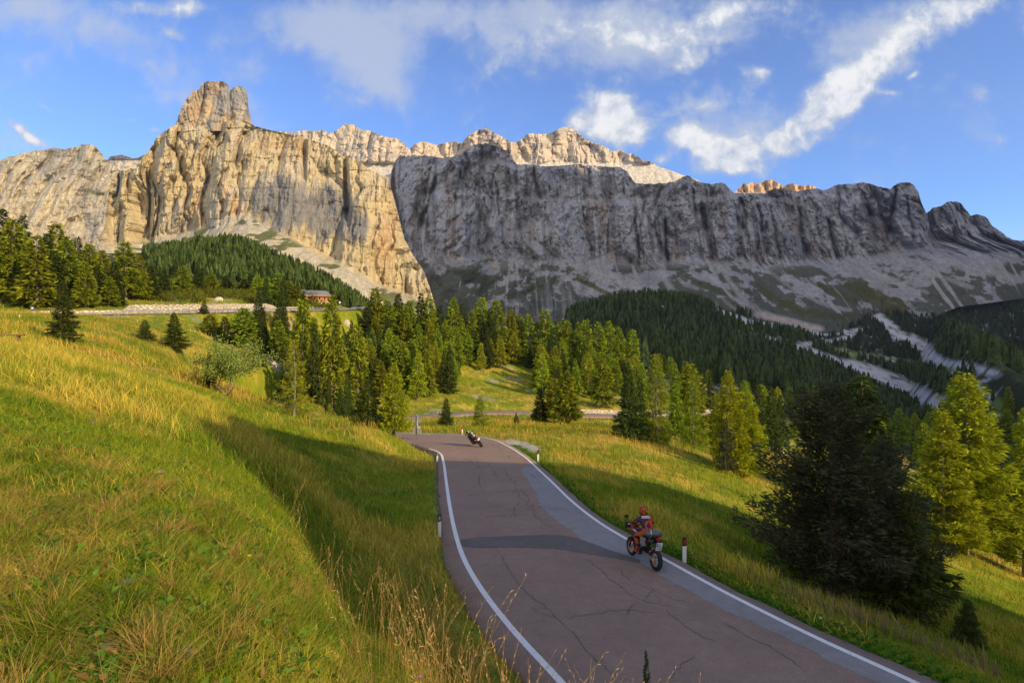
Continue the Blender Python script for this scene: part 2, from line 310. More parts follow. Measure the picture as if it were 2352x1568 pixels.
def straw(X, Y):                                 # 0 green sward .. 1 dry golden grass
    r = np.hypot(X, Y); px = CX+F*X/np.maximum(Y, 1e-3)
    s = .32+1.05*fbm(X*.16, Y*.16, 4, 41)+.8*fbm(X*.9, Y*.9, 3, 43)
    left = sm(-X, 1.5, 8)*sm(Y, 9, 20)*(1-sm(Y, 60, 110)); s = s+.16*left
    s = s-.12*sm(20-r, 0, 12)*sm(-X, -3, 0)+.30*(1-sm(r, 4, 8))*sm(fbm(X*.8, Y*.8, 3, 45), -.2, .25)
    s = s+.4*np.exp(-((Y-61)/4.5)**2)*sm(X, -2, 4)*(1-sm(X, 18, 30))
    s = s+.75*gmask(px, Y, [(250, 16, 170, 4, 0, 1), (160, 30, 120, 5, 0, .8), (500, 24, 200, 5, 0, .6), (1430, 61, 120, 4, 0, .6)])*sm(Y, 1, 3)
    s = s-.25*sm(X, 6, 14)*(1-sm(Y, 40, 60))
    return np.clip(s, 0, 1)
GREEN = np.array((.090, .165, .010)); STRAW = np.array((.44, .325, .055)); OLIVE = np.array((.235, .240, .014))
def grass_rgb(X, Y, k=None):
    s = straw(X, Y); q = fbm(X*.35+9, Y*.35, 3, 47)*.5+.5
    c = GREEN*(1-q[..., None])+OLIVE*q[..., None]
    c = lerp(c, STRAW, np.clip(s*1.05-.12, 0, 1)**1.3)
    return c*(.85+.3*vn(X*2.1, Y*2.1, 49))[..., None]
RIV = [([(1835,797),(1880,815),(1930,832),(1975,850),(2010,866),(2030,880)], 12, 17), ([(1955,838),(2010,856),(2060,880),(2105,905),(2150,930),(2170,945)], 18, 36),
       ([(2020,728),(2048,752),(2060,770),(2095,780),(2125,800),(2135,820)], 13, 20), ([(2130,812),(2160,832),(2230,842),(2290,860)], 16, 13),
       ([(1690,764),(1740,772),(1790,782)], 6, 7), ([(1850,790),(1905,785),(1960,770)], 7, 7), ([(1880,768),(1930,764),(1975,757)], 6, 7),
       ([(2285,868),(2240,880),(2262,905),(2280,915)], 5, 5), ([(2235,944),(2320,955)], 3, 3), ([(1640,700),(1665,718),(1720,740),(1790,748),(1880,764)], 6, 14)]
MEA = [([(1905,800),(1960,812),(2100,835),(2180,850),(2230,868)], 7, 9), ([(2240,880),(2270,905),(2300,935)], 11, 18), ([(1940,800),(1965,830),(1990,845)], 5, 5)]
def far_rgb(px, py, X, Y):
    n = fbm(X*.02, Y*.02, 5, 61); n2 = fbm(X*.09, Y*.05, 4, 63)
    c = np.ones(px.shape+(3,))*np.array((.030, .040, .014))
    c = lerp(c, (.085, .085, .030), sm(n, .05, .45)*.8)
    wood = 1-sm(np.hypot(X, Y), 1000, 1500)*sm(px, 1700, 1850)
    c = lerp(c, (.20, .19, .17), sm(n2, .25, .5)*.5*(1-wood*.7))
    # open crags inside the wood
    c = lerp(c, (.24, .235, .22), np.clip(gmask(px, py, [(1590,745,12,45,12,1.2),(1545,715,14,25,20,.9),(1500,800,40,12,0,1.0),(1560,700,20,12,0,.8)])+n2*.9-.45, 0, 1)*.9)
    c = lerp(c, (.16, .155, .035), gmask(px, py, [(2170,835,40,14,-15,.7),(2290,850,60,12,-10,.7),(2080,745,60,18,-10,.45),(1940,790,40,10,0,.6)])*sm(n2, -.3, .3))
    for pts, a, b in MEA: c = lerp(c, (.20, .25, .06), strip(px, py, pts, a, b)*(.75+.5*n2).clip(0, 1))
    for pts, a, b in RIV: c = lerp(c, (.58, .56, .53), np.clip(strip(px, py, pts, a, b)+.35*n2-.1, 0, 1)*sm(n2, -.55, -.1))
    return c
def layby(X, Y, d): return sm(np.exp(-((X-.6)/3.4)**2-((Y-50.5)/4.6)**2)*(1-sm(d, 1.6, 2.6))+.22*fbm(X*1.2, Y*1.2, 3, 58), .28, .5)
def ground_rgb(X, Y, Z):
    r = np.hypot(X, Y); px = CX+F*X/np.maximum(Y, .01); py = HY-F*Z/np.maximum(Y, .01)
    c = grass_rgb(X, Y)
    f = sm(r, 230, 330)
    c = c*(1-f[..., None])+far_rgb(px, py, X, Y)*f[..., None]
    bare = sm(fbm(X*.11, Y*.11, 4, 55), .30, .5)*sm(r, 70, 110)*(1-sm(r, 250, 300))
    c = lerp(c, (.34, .31, .25), bare*.6)
    # trodden soil and stones between the near tufts, the gravel lay-by beside the bend, the gravel heap by the lower road
    so = sm(fbm(X*1.3, Y*1.3, 3, 57), .12, .4)*(1-sm(r, 5, 9)); c = lerp(c, (.17, .13, .075), so*.7)
    d, bz = road_near(X, Y, 4.0)
    c = lerp(c, (.42, .39, .33), layby(X, Y, d.reshape(X.shape)))
    g2 = gmask(px, py, [(724,951,34,9,-10,1.2)])*(Y > 90)*(Y < 160); c = lerp(c, (.42, .30, .25), np.clip(g2*1.3, 0, 1))
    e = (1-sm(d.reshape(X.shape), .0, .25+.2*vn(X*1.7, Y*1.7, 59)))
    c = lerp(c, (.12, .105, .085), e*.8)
    return c
m_ground, n, p = mat_new('ground', rough=.95, spec=.1)
a = n.new('ShaderNodeAttribute', attribute_name='col'); tcn = n.new('ShaderNodeTexCoord')
f1 = n.noise(tcn.outputs['Object'], 5.0, 6, .65); f2 = n.noise(tcn.outputs['Object'], .35, 5, .6)
k = n.m('MULTIPLY', n.m('MULTIPLY_ADD', f1, 1.1, .45), n.m('MULTIPLY_ADD', f2, .7, .65))
s_ = n.new('ShaderNodeVectorMath', operation='SCALE'); n.l.new(a.outputs['Color'], s_.inputs[0]); n.l.new(k, s_.inputs['Scale'])
n.l.new(s_.outputs[0], p.inputs['Base Color'])
b_ = n.new('ShaderNodeBump'); b_.inputs['Strength'].default_value = .6; b_.inputs['Distance'].default_value = .12; n.l.new(f1, b_.inputs['Height']); n.l.new(b_.outputs[0], p.inputs['Normal'])

def build_ground():
    rr = np.exp(np.linspace(math.log(.45), math.log(5200), 800))
    inn = np.radians(np.arange(-43.5, 43.5, .115)); out = np.radians(np.arange(44.5, 315.5, 2.2))
    th = np.r_[inn, out]; R, TH = np.meshgrid(rr, th, indexing='ij')
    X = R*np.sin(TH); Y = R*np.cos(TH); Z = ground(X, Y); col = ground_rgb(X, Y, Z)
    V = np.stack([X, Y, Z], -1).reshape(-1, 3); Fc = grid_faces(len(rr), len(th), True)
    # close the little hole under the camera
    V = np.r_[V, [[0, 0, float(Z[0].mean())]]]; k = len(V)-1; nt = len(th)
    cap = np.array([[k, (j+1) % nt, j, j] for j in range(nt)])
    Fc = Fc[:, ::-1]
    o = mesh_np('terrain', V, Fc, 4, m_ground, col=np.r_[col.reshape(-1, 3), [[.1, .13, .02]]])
    tag(o, kind='structure'); return o
terrain = build_ground()

# ---------------------------------------------------------------- rock faces
m_rock, n, p = mat_new('rock', rough=.95, spec=.1)
a = n.new('ShaderNodeAttribute', attribute_name='col'); tcn = n.new('ShaderNodeTexCoord')
mp = n.new('ShaderNodeMapping'); n.l.new(tcn.outputs['Object'], mp.inputs[0]); mp.inputs['Scale'].default_value = (1, 1, .45)
f1 = n.noise(mp.outputs[0], .09, 10, .68); f2 = n.noise(mp.outputs[0], .35, 6, .6)
mp2 = n.new('ShaderNodeMapping'); n.l.new(tcn.outputs['Object'], mp2.inputs[0]); mp2.inputs['Scale'].default_value = (1, 1, .12)
f3 = n.noise(mp2.outputs[0], .06, 8, .6)
k = n.m('MULTIPLY', n.m('MULTIPLY_ADD', f1, 1.3, .35), n.m('MULTIPLY_ADD', f3, .9, .55))
s_ = n.new('ShaderNodeVectorMath', operation='SCALE'); n.l.new(a.outputs['Color'], s_.inputs[0]); n.l.new(k, s_.inputs['Scale'])
n.l.new(s_.outputs[0], p.inputs['Base Color'])
b_ = n.new('ShaderNodeBump'); b_.inputs['Strength'].default_value = 1.0; b_.inputs['Distance'].default_value = 5.0
n.l.new(n.m('ADD', f1, n.m('MULTIPLY', f2, .35)), b_.inputs['Height']); n.l.new(b_.outputs[0], p.inputs['Normal'])

def curve(pts, x):
    a = np.array(pts, float); return np.interp(x, a[:, 0], a[:, 1])
def massif(rim, foot, yfun, relief, rgb, nc, nr, jag=2.0, back=(30, 80, 180, 320, 500), seed=0):
    x0, x1 = rim[0][0], rim[-1][0]; px = np.linspace(x0, x1, nc)
    top = curve(rim, px)+jag*fbm(px/9, px*0, 4, seed+1)*1.2+jag*.8*np.round(fbm(px/16, px*0+3, 2, seed+2)*2)/2
    bot = np.maximum(curve(foot, px), top+4)
    v = np.linspace(0, 1, nr)[:, None]; PX = np.broadcast_to(px, (nr, nc)).copy(); PY = bot*(1-v)+top*v
    Yb = yfun(PX, PY); s = (PX-CX)/F*Yb; z = (HY-PY)/F*Yb
    d = relief(PX, PY, s, z); Yv = Yb+d
    X = (PX-CX)/F*Yv; Z = (HY-PY)/F*Yv
    c = rgb(PX, PY, s, z, d)
    k = len(back); bX = []; bY = []; bZ = []
    for i, b in enumerate(back):
        yb = Yv[-1]+b; bX.append((px-CX)/F*yb); bY.append(yb); bZ.append(Z[-1]+.0*b-(4+b*.12+(b*.001)**2*600)+3*fbm(px/20, px*0+b, 3, seed+5))
    X = np.r_[X, bX]; Yv = np.r_[Yv, bY]; Z = np.r_[Z, bZ]; c = np.concatenate([c, np.repeat(c[-1:], k, 0)], 0)
    o = mesh_np('mountain', np.stack([X, Yv, Z], -1).reshape(-1, 3), grid_faces(nr+k, nc), 4, m_rock, col=c.reshape(-1, 3), smooth=True)
    tag(o, kind='structure'); return o
def cracks(s, z, ls, lz, sd, pw=4): return ridged(s/ls+.35*fbm(z/lz, s/ls*.5, 3, sd+3), z/lz, 3, sd)**pw
def pillars(s, z, w, sd, lean=.12, k=2.2):            # rounded buttresses parted by sharp gullies
    x = (s+lean*z)/w+.9*fbm(s/(w*2.5), z/(w*2.2), 3, sd)+.25*fbm(s/(w*.4), z/(w*.8), 3, sd+3); b = np.floor(x); f1 = np.full(x.shape, 9.); f2 = f1.copy()
    for o in (-1, 0, 1, 2):
        d = np.abs(x-(b+o+.15+.7*_h(b+o, b*0+sd, 7))); f2 = np.where(d < f1, f1, np.minimum(f2, d)); f1 = np.minimum(f1, d)
    return -np.minimum((f2-f1)*k, 1.0)**.8*(.75+.5*_h(b, b*0+sd, 9))
def wallrel(s, z, k=1.0, sd=0, big=1.0, bn=7):
    w = fbm(s/160, z/160, 3, sd+30)*30
    d = 58*big*fbm((s+w)/170, z/800, 3, sd)+30*fbm((s+w)/62, z/420, 3, sd+4)
    d += 34*cracks(s+w, z, 95, 700, sd+7, 6)+17*cracks(s+w*.5, z, 36, 260, sd+9, 5)+7*cracks(s, z, 14, 70, sd+11, 3)
    d += 5*fbm(s/9, z/14, 4, sd+13)+2.5*fbm(s/3.5, z/4.5, 3, sd+15)
    q = z/38+.8*fbm(s/120, z/90, 3, sd+17); d += 2.5*((q-np.floor(q))**4)*(.3+vn(s/50, z/60, sd+19))                 # bedding ledges
    q = (z+40*fbm(s/150, z/500, 3, sd+21)+12*fbm(s/40, z/100, 3, sd+22))/60+5; d += bn*(np.floor(q)+sm(q-np.floor(q), 0, .16)); d += 16*cracks(s+.4*z, z, 70, 120, sd+23, 5)
    return d*k
GREY = (.255, .25, .245); OCH = (.46, .385, .235); ORG = (.46, .30, .15); PALE = (.44, .395, .31); VEG = (.085, .10, .025); SCREE = (.38, .355, .33)

# the near, sunlit wall on the left
rimB = [(232,565),(240,520),(250,440),(258,405),(280,392),(310,388),(322,369),(346,341),(362,313),(385,297),(406,286),(443,288),(470,290),(499,284),(536,276),(560,278),(604,296),(664,310),(692,316),(752,334),(789,359),(825,369),(849,391),(893,407),(895.5,423),(913,487),(930,552),(950,588),(970,616),(986,656),(1000,705),(1006,735)]
footB = [(232,640),(400,640),(530,620),(700,680),(830,720),(950,760),(1006,780)]
hillB = [(232,600),(400,580),(470,555),(530,530),(570,528),(600,545),(700,600),(800,650),(870,690),(1006,740)]      # where the wall meets its foot slabs
def yB(px, py):
    y = 1120-.10*(px-232)+60*sm(px, 880, 1000)
    base = curve(hillB, px)-22-20*sm(px, 560, 700)
    y = y+(py < base)*(base-py)*.28-(py >= base)*(py-base)*1.7
    y = y+55*np.exp(-((px-330)/26)**2)*sm(py, 380, 470)+35*np.exp(-((px-262)/16)**2)+30*np.exp(-((px-700)/7)**2)*(1-sm(py, 400, 450))
    y = y+30*np.exp(-((px-792+(py-360)*-.05)/6)**2)*(1-sm(py, 460, 560))-18*np.exp(-((px-840-(440-py)*.1)/28)**2-((py-520)/90)**2)
    return y
def relB(px, py, s, z):
    k = 1-.62*gmask(px, py, [(680,500,130,85,-20,1),(830,560,90,80,0,.6)])
    k = k*(1-.55*sm(py-curve(hillB, px)+42, 0, 20))
    w = wallrel(s, z, 1.0, 100, 1.7)*k
    return w+(34*pillars(s, z, 85, 190, .05)+5*ridged(s/9, z/12, 3, 197)+18*pillars(s, z, 34, 192, -.1)*(.4+.6*vn(s/70, z/60, 199)))*k+40*k+14*cracks(s, z*1.0, 120, 160, 140, 7)*(1-k)
def rgbB(px, py, s, z, d):
    n = fbm(s/60, z/90, 5, 150); st = fbm(s/11, z/260, 4, 152); c = np.ones(px.shape+(3,))*np.array(OCH)
    c = lerp(c, PALE, sm(n, -.1, .4)*.8)
    g = gmask(px, py, [(640,470,95,70,-25,1.1),(740,490,95,75,-15,1.15),(820,520,60,60,0,.85),(400,520,70,40,10,.55),(600,520,80,30,-10,.8),(770,590,50,30,-30,.5)])
    c = lerp(c, (.17, .17, .175), np.clip(sm(g+.5*st+.15*n, .38, .85), 0, .92))
    c = lerp(c, ORG, np.clip(gmask(px, py, [(880,560,26,80,-5,.75),(610,335,60,25,-15,.5),(540,480,14,40,0,.7),(460,500,20,50,5,.5),(510,440,20,60,0,.4),(640,560,70,10,-25,.6),(690,340,14,40,0,.8)])+.5*st-.15, 0, .75))
    slab = sm(py-curve(hillB, px)+40, 0, 14); c = lerp(c, (.40, .38, .31), slab*.8)
    c = lerp(c, VEG, slab*sm(fbm(s/30, z/14, 4, 155), .12, .3)*.9)
    c = lerp(c, (.13, .125, .03), sm(6-(py-curve(rimB, px)), 0, 5)*sm(px, 545, 560)*(1-sm(px, 660, 700)))
    return c
massif(rimB, footB, yB, relB, rgbB, 1150, 460, 2.0, seed=1)
# the twin tower standing on its plateau
rimT = [(404,287),(408,270),(417,248),(424,236),(431,224),(440,216),(443,207.5),(452,209),(460,204),(463,192),(470,189),(487,186.5),(497,188),(511,186),(519,190),(523.5,195),(529,206),(533,205),(537,200),(546,198.5),(556,199),(562,202),(566,210),(568.6,222),(569,236),(571,250),(574,264),(577,272)]
massif(rimT, [(404,302),(577,300)], lambda x, y: 1240+.35*(285-y)+14*np.exp(-((x-528)/6)**2)+.004*(x-480)**2,
       lambda x, y, s, z: 24*fbm(s/45, z/130, 3, 200)+22*cracks(s, z, 38, 200, 202, 5)+8*cracks(s+z*.4, z, 15, 60, 204, 4)+5*fbm(s/8, z/9, 4, 206),
       lambda x, y, s, z, d: lerp(lerp(np.ones(x.shape+(3,))*np.array((.40, .345, .26)), GREY, sm(fbm(s/40, z/60, 4, 210), -.2, .3)), ORG, .45*sm(fbm(s/30+5, z/50, 4, 211), .1, .4)), 330, 210, 1.0, back=(25, 60, 100, 140), seed=3)
# the pale massif at the far left
rimA = [(-260,420),(-120,395),(0,368),(30,358),(60,350),(90,346),(124,340),(150,341),(175,338),(190,332),(206,331),(218,336),(228,347),(240,361),(255,376),(275,390),(300,402),(345,420)]
massif(rimA, [(-260,640),(345,640)], lambda x, y: 1800+.9*(600-y)-.15*x, lambda x, y, s, z: wallrel(s, z, .9, 300, 1.0)+30*pillars(s, z, 150, 320, .06)+16*pillars(s, z, 60, 322, -.1)+26*ridged(s/75, z/80, 4, 324)**2+8*ridged(s/20, z/22, 3, 325)+50,
       lambda x, y, s, z, d: lerp(lerp(np.ones(x.shape+(3,))*np.array((.46, .405, .29)), GREY, .5*sm(fbm(s/90, z/120, 4, 310), 0, .4)), VEG, .8*gmask(x, y, [(215,441,26,6,-12,1)])), 620, 300, 1.5, seed=5)
# small dark summit and scree saddle seen between the two
massif([(236,400),(248,366),(252,360),(262,358),(280,355.5),(292,359),(305,364),(318,362),(326,358),(340,352)], [(236,420),(340,420)],
       lambda x, y: 2700+.8*(400-y), lambda x, y, s, z: 30*fbm(s/60, z/60, 4, 330), lambda x, y, s, z, d: np.where((y > 369)[..., None], np.array((.45, .41, .34)), np.array((.12, .12, .13))), 160, 60, .8, seed=6)
# the high sunlit rim set back above the walls
rimC = [(560,312),(640,302),(656,302),(676,305),(690,300),(712,301),(730,300),(748,300),(754,309),(760,306),(770,301),(784,290),(793,283),(805,285),(813,288),(829,300),(845,299),(873,310),(895,317),(913,318),(925,328),(934,338),(942,343),(950,332),(965,326),(978,325),(990,331),(1002,334),(1014,330),(1038,326),(1052,327),(1060,330),(1066,322),(1071,316),(1082,306),(1095,300),(1115,295),(1126,299),(1139,306),(1155,316),(1171,326),(1183,328),(1195,324),(1203,315),(1211,308),(1230,307),(1252,308),(1264,307),(1276,300),(1286,294),(1296,292),(1308,294),(1321,298),(1329,306),(1345,318),(1362,327),(1380,334),(1395,341),(1403,347),(1411,348),(1421,345),(1430,348),(1438,354),(1448,352),(1458,355),(1468,360),(1474,368),(1494,371),(1514,383),(1540,391),(1555,397),(1570,402),(1610,416)]
def yC(px, py): return 2380+1.3*(400-py)-(py > 372)*(py-372)*1.0
def relC(px, py, s, z):
    return (26*pillars(s, z, 130, 490, .1)+14*pillars(s, z, 45, 492, -.2)+12*ridged(s/20, z/22, 4, 494)+95*fbm(s/150, z/260, 3, 400)+60*cracks(s, z, 130, 400, 402, 4)+22*cracks(s, z, 45, 160, 404, 4)+9*fbm(s/16, z/16, 4, 406)+1.5*(((z/30+.9*fbm(s/120, z/80, 3, 408)) % 1)**3))*(1-.8*sm(py, 370, 378))
def rgbC(px, py, s, z, d):
    c = lerp(np.ones(px.shape+(3,))*np.array((.50, .43, .34)), (.36, .33, .29), sm(fbm(s/50, z/40, 4, 410), 0, .4))
    return lerp(c, (.52, .49, .43), sm(py, 370, 375))
massif(rimC, [(560,345),(700,400),(900,430),(1000,400),(1200,420),(1300,410),(1460,450),(1610,450)], yC, relC, rgbC, 1150, 190, 1.3, seed=8)
massif([(1655,452),(1688,442),(1700,428),(1708,421),(1716,424),(1724,420),(1733,419),(1742,424),(1750,417),(1765,414),(1775,413),(1783,419),(1791,422),(1800,430),(1808,424),(1820,421),(1831,425),(1845,429),(1856,424),(1870,427),(1880,436),(1895,445)], [(1655,470),(1895,470)],
       lambda x, y: 3000-(y > 441)*(y-441)*8, lambda x, y, s, z: 50*fbm(s/40, z/90, 3, 430)+50*cracks(s, z, 40, 200, 431, 3), lambda x, y, s, z, d: lerp(np.ones(x.shape+(3,))*np.array((.52, .36, .22)), (.40, .37, .33), sm(y, 440, 443)), 300, 60, 1.0, seed=9)
# the long shaded wall on the right with its talus
rimD = [(893,740),(896,560),(897,420),(899,391),(909,367),(921,356),(950,357),(978,358),(1018,363),(1040,358),(1058,354),(1070,344),(1083,336),(1098,331),(1115,330),(1139,336),(1163,346),(1175,362),(1187,378),(1225,379),(1263,382),(1300,379),(1323,378),(1360,381),(1402,382),(1425,386),(1441,396),(1450,408),(1458,420),(1480,424),(1520,421),(1550,418),(1562,410),(1570,404),(1577,402),(1586,405),(1596,414),(1615,420),(1636,424),(1648,420),(1655,419),(1665,422),(1672,429),(1688,443),(1706,446),(1725,445),(1758,443),(1781,432),(1797,432),(1824,440),(1850,436),(1869,433),(1886,436),(1901,437),(1918,427),(1933,423),(1960,422),(1986,418),(2002,423),(2024,431),(2046,435),(2052,428),(2058,424),(2068,420),(2078,419),(2090,420),(2098,425),(2105,434),(2110,443),(2118,468),(2128,489),(2135,483),(2143,477),(2167,470),(2175,463),(2183,462),(2195,463),(2207,467),(2216,478),(2223,485),(2229,494),(2247,491),(2263,497),(2272,506),(2280,518),(2308,540),(2328,552),(2352,554),(2420,570),(2600,600)]
footD = [(893,800),(1300,800),(1500,760),(1850,800),(1950,790),(2050,760),(2140,730),(2200,705),(2352,685),(2600,660)]
wbD = [(893,560),(950,575),(1100,578),(1200,585),(1300,592),(1400,600),(1500,606),(1560,596),(1640,598),(1700,592),(1760,608),(1820,600),(1900,596),(2000,585),(2060,574),(2110,562),(2160,570),(2200,578),(2300,572),(2352,576),(2600,610)]
def yD(px, py):
    y = 1930+.0*px+60*np.sin(px/95)-90*sm(px, 900, 960)+90+120*sm(px, 2112, 2160)*(1-sm(py, 540, 590))
    wb = curve(wbD, px)+8*fbm(px/30, px*0, 3, 500); k = .55+.25*vn(px/60, px*0, 502)
    low = np.maximum(py-wb, 0); slope = 2.2+.8*sm(px, 1400, 1500)-1.9*sm(px, 1880, 2050)
    y = y+np.maximum(wb-py, 0)*k-low*slope
    # upper ledge with a second wall above it
    up = gmask(px, py, [(1360,425,100,60,0,1)]); y = y-(40*sm(py, 455, 475)*sm(px, 1190, 1260)*(1-sm(px, 1440, 1480)))
    return y
def bench(s, z): return (z+70*fbm(s/260, z/900, 3, 580)+22*fbm(s/60, z/200, 3, 581))/125+3
GUL = [(903,410,935,565,4,60),(1003,405,962,540,5,70),(975,430,985,560,3,40),(1058,390,1045,470,4,40),(1095,420,1080,480,4,30),(1226,384,1240,455,5,55),(1262,388,1258,440,3,35),(1352,385,1357,440,4,40),(1335,470,1368,620,4,40),(1400,500,1395,590,3,30),(1528,500,1535,630,3.5,55),(1608,470,1642,606,9,90),(1588,430,1600,500,4,40),(1700,455,1690,600,7,50),(1740,470,1765,590,5,50),(1770,470,1790,600,5,45),(1832,455,1850,590,6,55),(1900,500,1932,605,7,60),(1985,440,2015,560,8,60),(2056,430,2040,560,6,60),(2085,450,2100,560,4,35),(2195,470,2190,560,5,35),(1457,500,1470,600,4,35),(1140,420,1150,560,3,30),(1190,450,1185,560,4,35)]
def relD(px, py, s, z):
    low = sm(py-curve(wbD, px), -6, 30); sl = sm(px, 1420, 1520)
    crag = (1-sl)*(.75+.25*fbm(px/30, py/20, 3, 510))
    wp = 40*fbm(s/140, z/110, 3, 570)
    w = 95*fbm((s+wp)/300, z/620, 3, 571)+62*fbm((s+wp)/95, z/170, 3, 572)+40*cracks(s+wp+.25*z, z, 130, 330, 573, 5)+24*cracks(s-wp-.35*z, z, 60, 150, 574, 5)
    w += 62*pillars(s+wp, z, 190, 590, .10)+26*pillars(s+wp, z, 72, 592, -.15)*(.4+.9*vn(s/160, z/120, 598))+12*pillars(s, z, 27, 594, .3)*(.4+.6*vn(s/90, z/70, 599))+75+9*ridged((s+.5*z)/22, (z-.4*s)/30, 4, 596)**2+6*ridged(s/8, z/9, 3, 597)
    w += 16*ridged((s-.3*z)/34, (z+.2*s)/60, 3, 575)**2+9*cracks(s, z, 18, 45, 576, 3)+7*fbm(s/11, z/11, 4, 577)+3.5*fbm(s/4, z/4, 3, 578)
    q = bench(s, z); w += 24*(np.floor(q)+sm(q-np.floor(q), 0, .14)-q)+24*(q-5)*.35
    for xa, ya, xb, yb, wd, dp in GUL:
        tq = np.clip((py-ya)/(yb-ya), 0, 1); xc = xa+(xb-xa)*tq+5*fbm(py/26, py*0+xa, 3, 560); inn = sm(py, ya-6, ya+10)*(1-sm(py, yb-14, yb+10))
        w = w+dp*inn*np.exp(-(np.abs(px-xc)/(wd*(.7+.6*tq)))**1.5)
    return w*(1-low*(1-.55*crag))+low*(3*fbm(s/40, z/30, 4, 530)+10*sl*fbm(s/70+z/90, z/300, 3, 532))
FANS = [([(1650,605),(1672,640),(1697,672),(1712,692),(1760,722),(1830,745)], 5, 16), ([(1740,600),(1790,640),(1830,670),(1900,702),(1950,712)], 7, 8), ([(1560,640),(1575,655),(1600,662)], 6, 8),
        ([(1850,640),(1875,665),(1890,690)], 5, 6), ([(1990,590),(1995,620),(2060,650),(2130,672)], 12, 8), ([(2040,585),(2120,620),(2230,660)], 8, 10), ([(2150,590),(2230,620),(2352,640)], 14, 14),
        ([(1520,610),(1530,640),(1545,668)], 8, 12), ([(1440,640),(1480,668),(1520,680)], 8, 9), ([(980,600),(1100,588),(1200,600),(1300,605)], 7, 8), ([(1300,600),(1400,640),(1480,672)], 16, 14), ([(1235,455),(1330,462),(1420,455)], 9, 10), ([(1440,402),(1460,436),(1550,430)], 6, 5)]
GRN = [([(1560,618),(1600,645),(1650,668),(1680,675)], 9, 15), ([(1660,630),(1690,660),(1700,690)], 11, 14), ([(1730,650),(1780,690),(1850,715),(1950,730)], 9, 22), ([(1330,640),(1390,672),(1430,685)], 9, 10), ([(1960,650),(2020,690),(2060,700)], 22, 30), ([(1880,655),(1960,690)], 12, 12)]
def rgbD(px, py, s, z, d):
    n = fbm(s/70, z/110, 5, 540); st = fbm(s/14, z/200, 4, 542); low = sm(py-curve(wbD, px), -4, 22)
    c = lerp(np.ones(px.shape+(3,))*np.array((.40, .39, .395)), (.27, .265, .28), sm(n+.4*st, -.05, .35))
    c = lerp(c, (.31, .225, .16), np.clip(sm(fbm(s/55+9, z/90, 4, 544)+.4*st, .25, .6)*.55+.22*sm(px, 1450, 1500)*sm(st, .15, .5), 0, .7)*(1-low))
    fq = bench(s, z); fq = fq-np.floor(fq); c = lerp(c, (.30, .275, .25), (1-sm(fq, .08, .2))*(1-low)*.55*sm(n, -.2, .2)); c = lerp(c, (.10, .095, .095), sm(fbm(s/16+3, z/240, 4, 583), .15, .42)*(1-low)*.55)
    talus = np.array((.30, .285, .275))*(.9+.35*vn(s/25+z/60, z/90, 546))[..., None]
    c = c*(1-low[..., None]*.75)+talus*low[..., None]*.75
    veg = low*sm(fbm(s/60, z/40, 8, 548, .62)+.0045*(py-625), .03, .12)
    c = lerp(c, (.060, .068, .030), veg*.85)
    for pts, a, b in GRN: c = lerp(c, (.085, .085, .026), sm(strip(px, py, pts, a, b)+.5*n+.6*fbm(s/20, z/20, 5, 549, .6)-.2, .3, .55)*.85)
    for pts, a, b in FANS: c = lerp(c, SCREE, np.clip(strip(px, py, pts, a, b)+.6*st+.3*n-.25, 0, 1)*.85)
    dv = gmask(px, py, [(1060,650,110,45,-10,.9),(1190,650,80,50,-10,.9),(1260,700,70,40,0,.7),(1120,700,90,40,0,.7)])
    c = lerp(c, (.045, .055, .025), np.clip(dv*1.3*sm(fbm(s/28, z/28, 5, 550), -.05, .2), 0, .9))
    c = lerp(c, (.28, .28, .28), gmask(px, py, [(1270,700,50,45,0,.7),(985,690,12,40,0,.5)])*sm(st, 0, .3))
    scar = strip(px, py, [(1745,722),(1810,738),(1880,755)], 12, 12); c = lerp(c, (.44, .37, .31), scar)
    return c
massif(rimD, footD, yD, relD, rgbD, 1700, 420, 2.0, seed=12)

# ---------------------------------------------------------------- unseen mountain added right of the view, crest shaped to shade wall and valley
def build_west():
    tt = np.linspace(-600, 3600, 300); Q = 2300.0
    need = np.interp(tt, [-600,0,200,313,411,600,860,1000,1150,1300,1450,1600,1800,1950,2060,2140,2260,2430,2730,3228,3600], CPR)
    crest = need+TEL*Q+14*fbm(tt/60, tt*0, 4, 700)
    prof_ = [(-900,-1.0),(-520,-.62),(-260,-.30),(-90,-.09),(0,0),(120,-.12),(420,-.45),(900,-1.0)]
    R = []; 
    for dq, dz in prof_:
        qq = Q+dq+30*fbm(tt/150, tt*0+dq, 4, 702)*(dq != 0); zz = crest+dz*(crest+260)
        R.append(np.stack([qq*SD[0]+tt*TD[0], qq*SD[1]+tt*TD[1], zz], -1))
    V = np.array(R).reshape(-1, 3); c = np.tile(np.array((.12, .125, .09)), (len(V), 1)); c[len(tt)*3:len(tt)*6] = (.30, .28, .25)
    o = mesh_np('mountain', V, grid_faces(len(prof_), len(tt)), 4, m_rock, col=c); tag(o, kind='structure')
CPR = [-500,-300,-110,0,60,225,260,300,600,1170,1260,1240,1150,1050,970,890,815,720,600,500,100]
build_west()

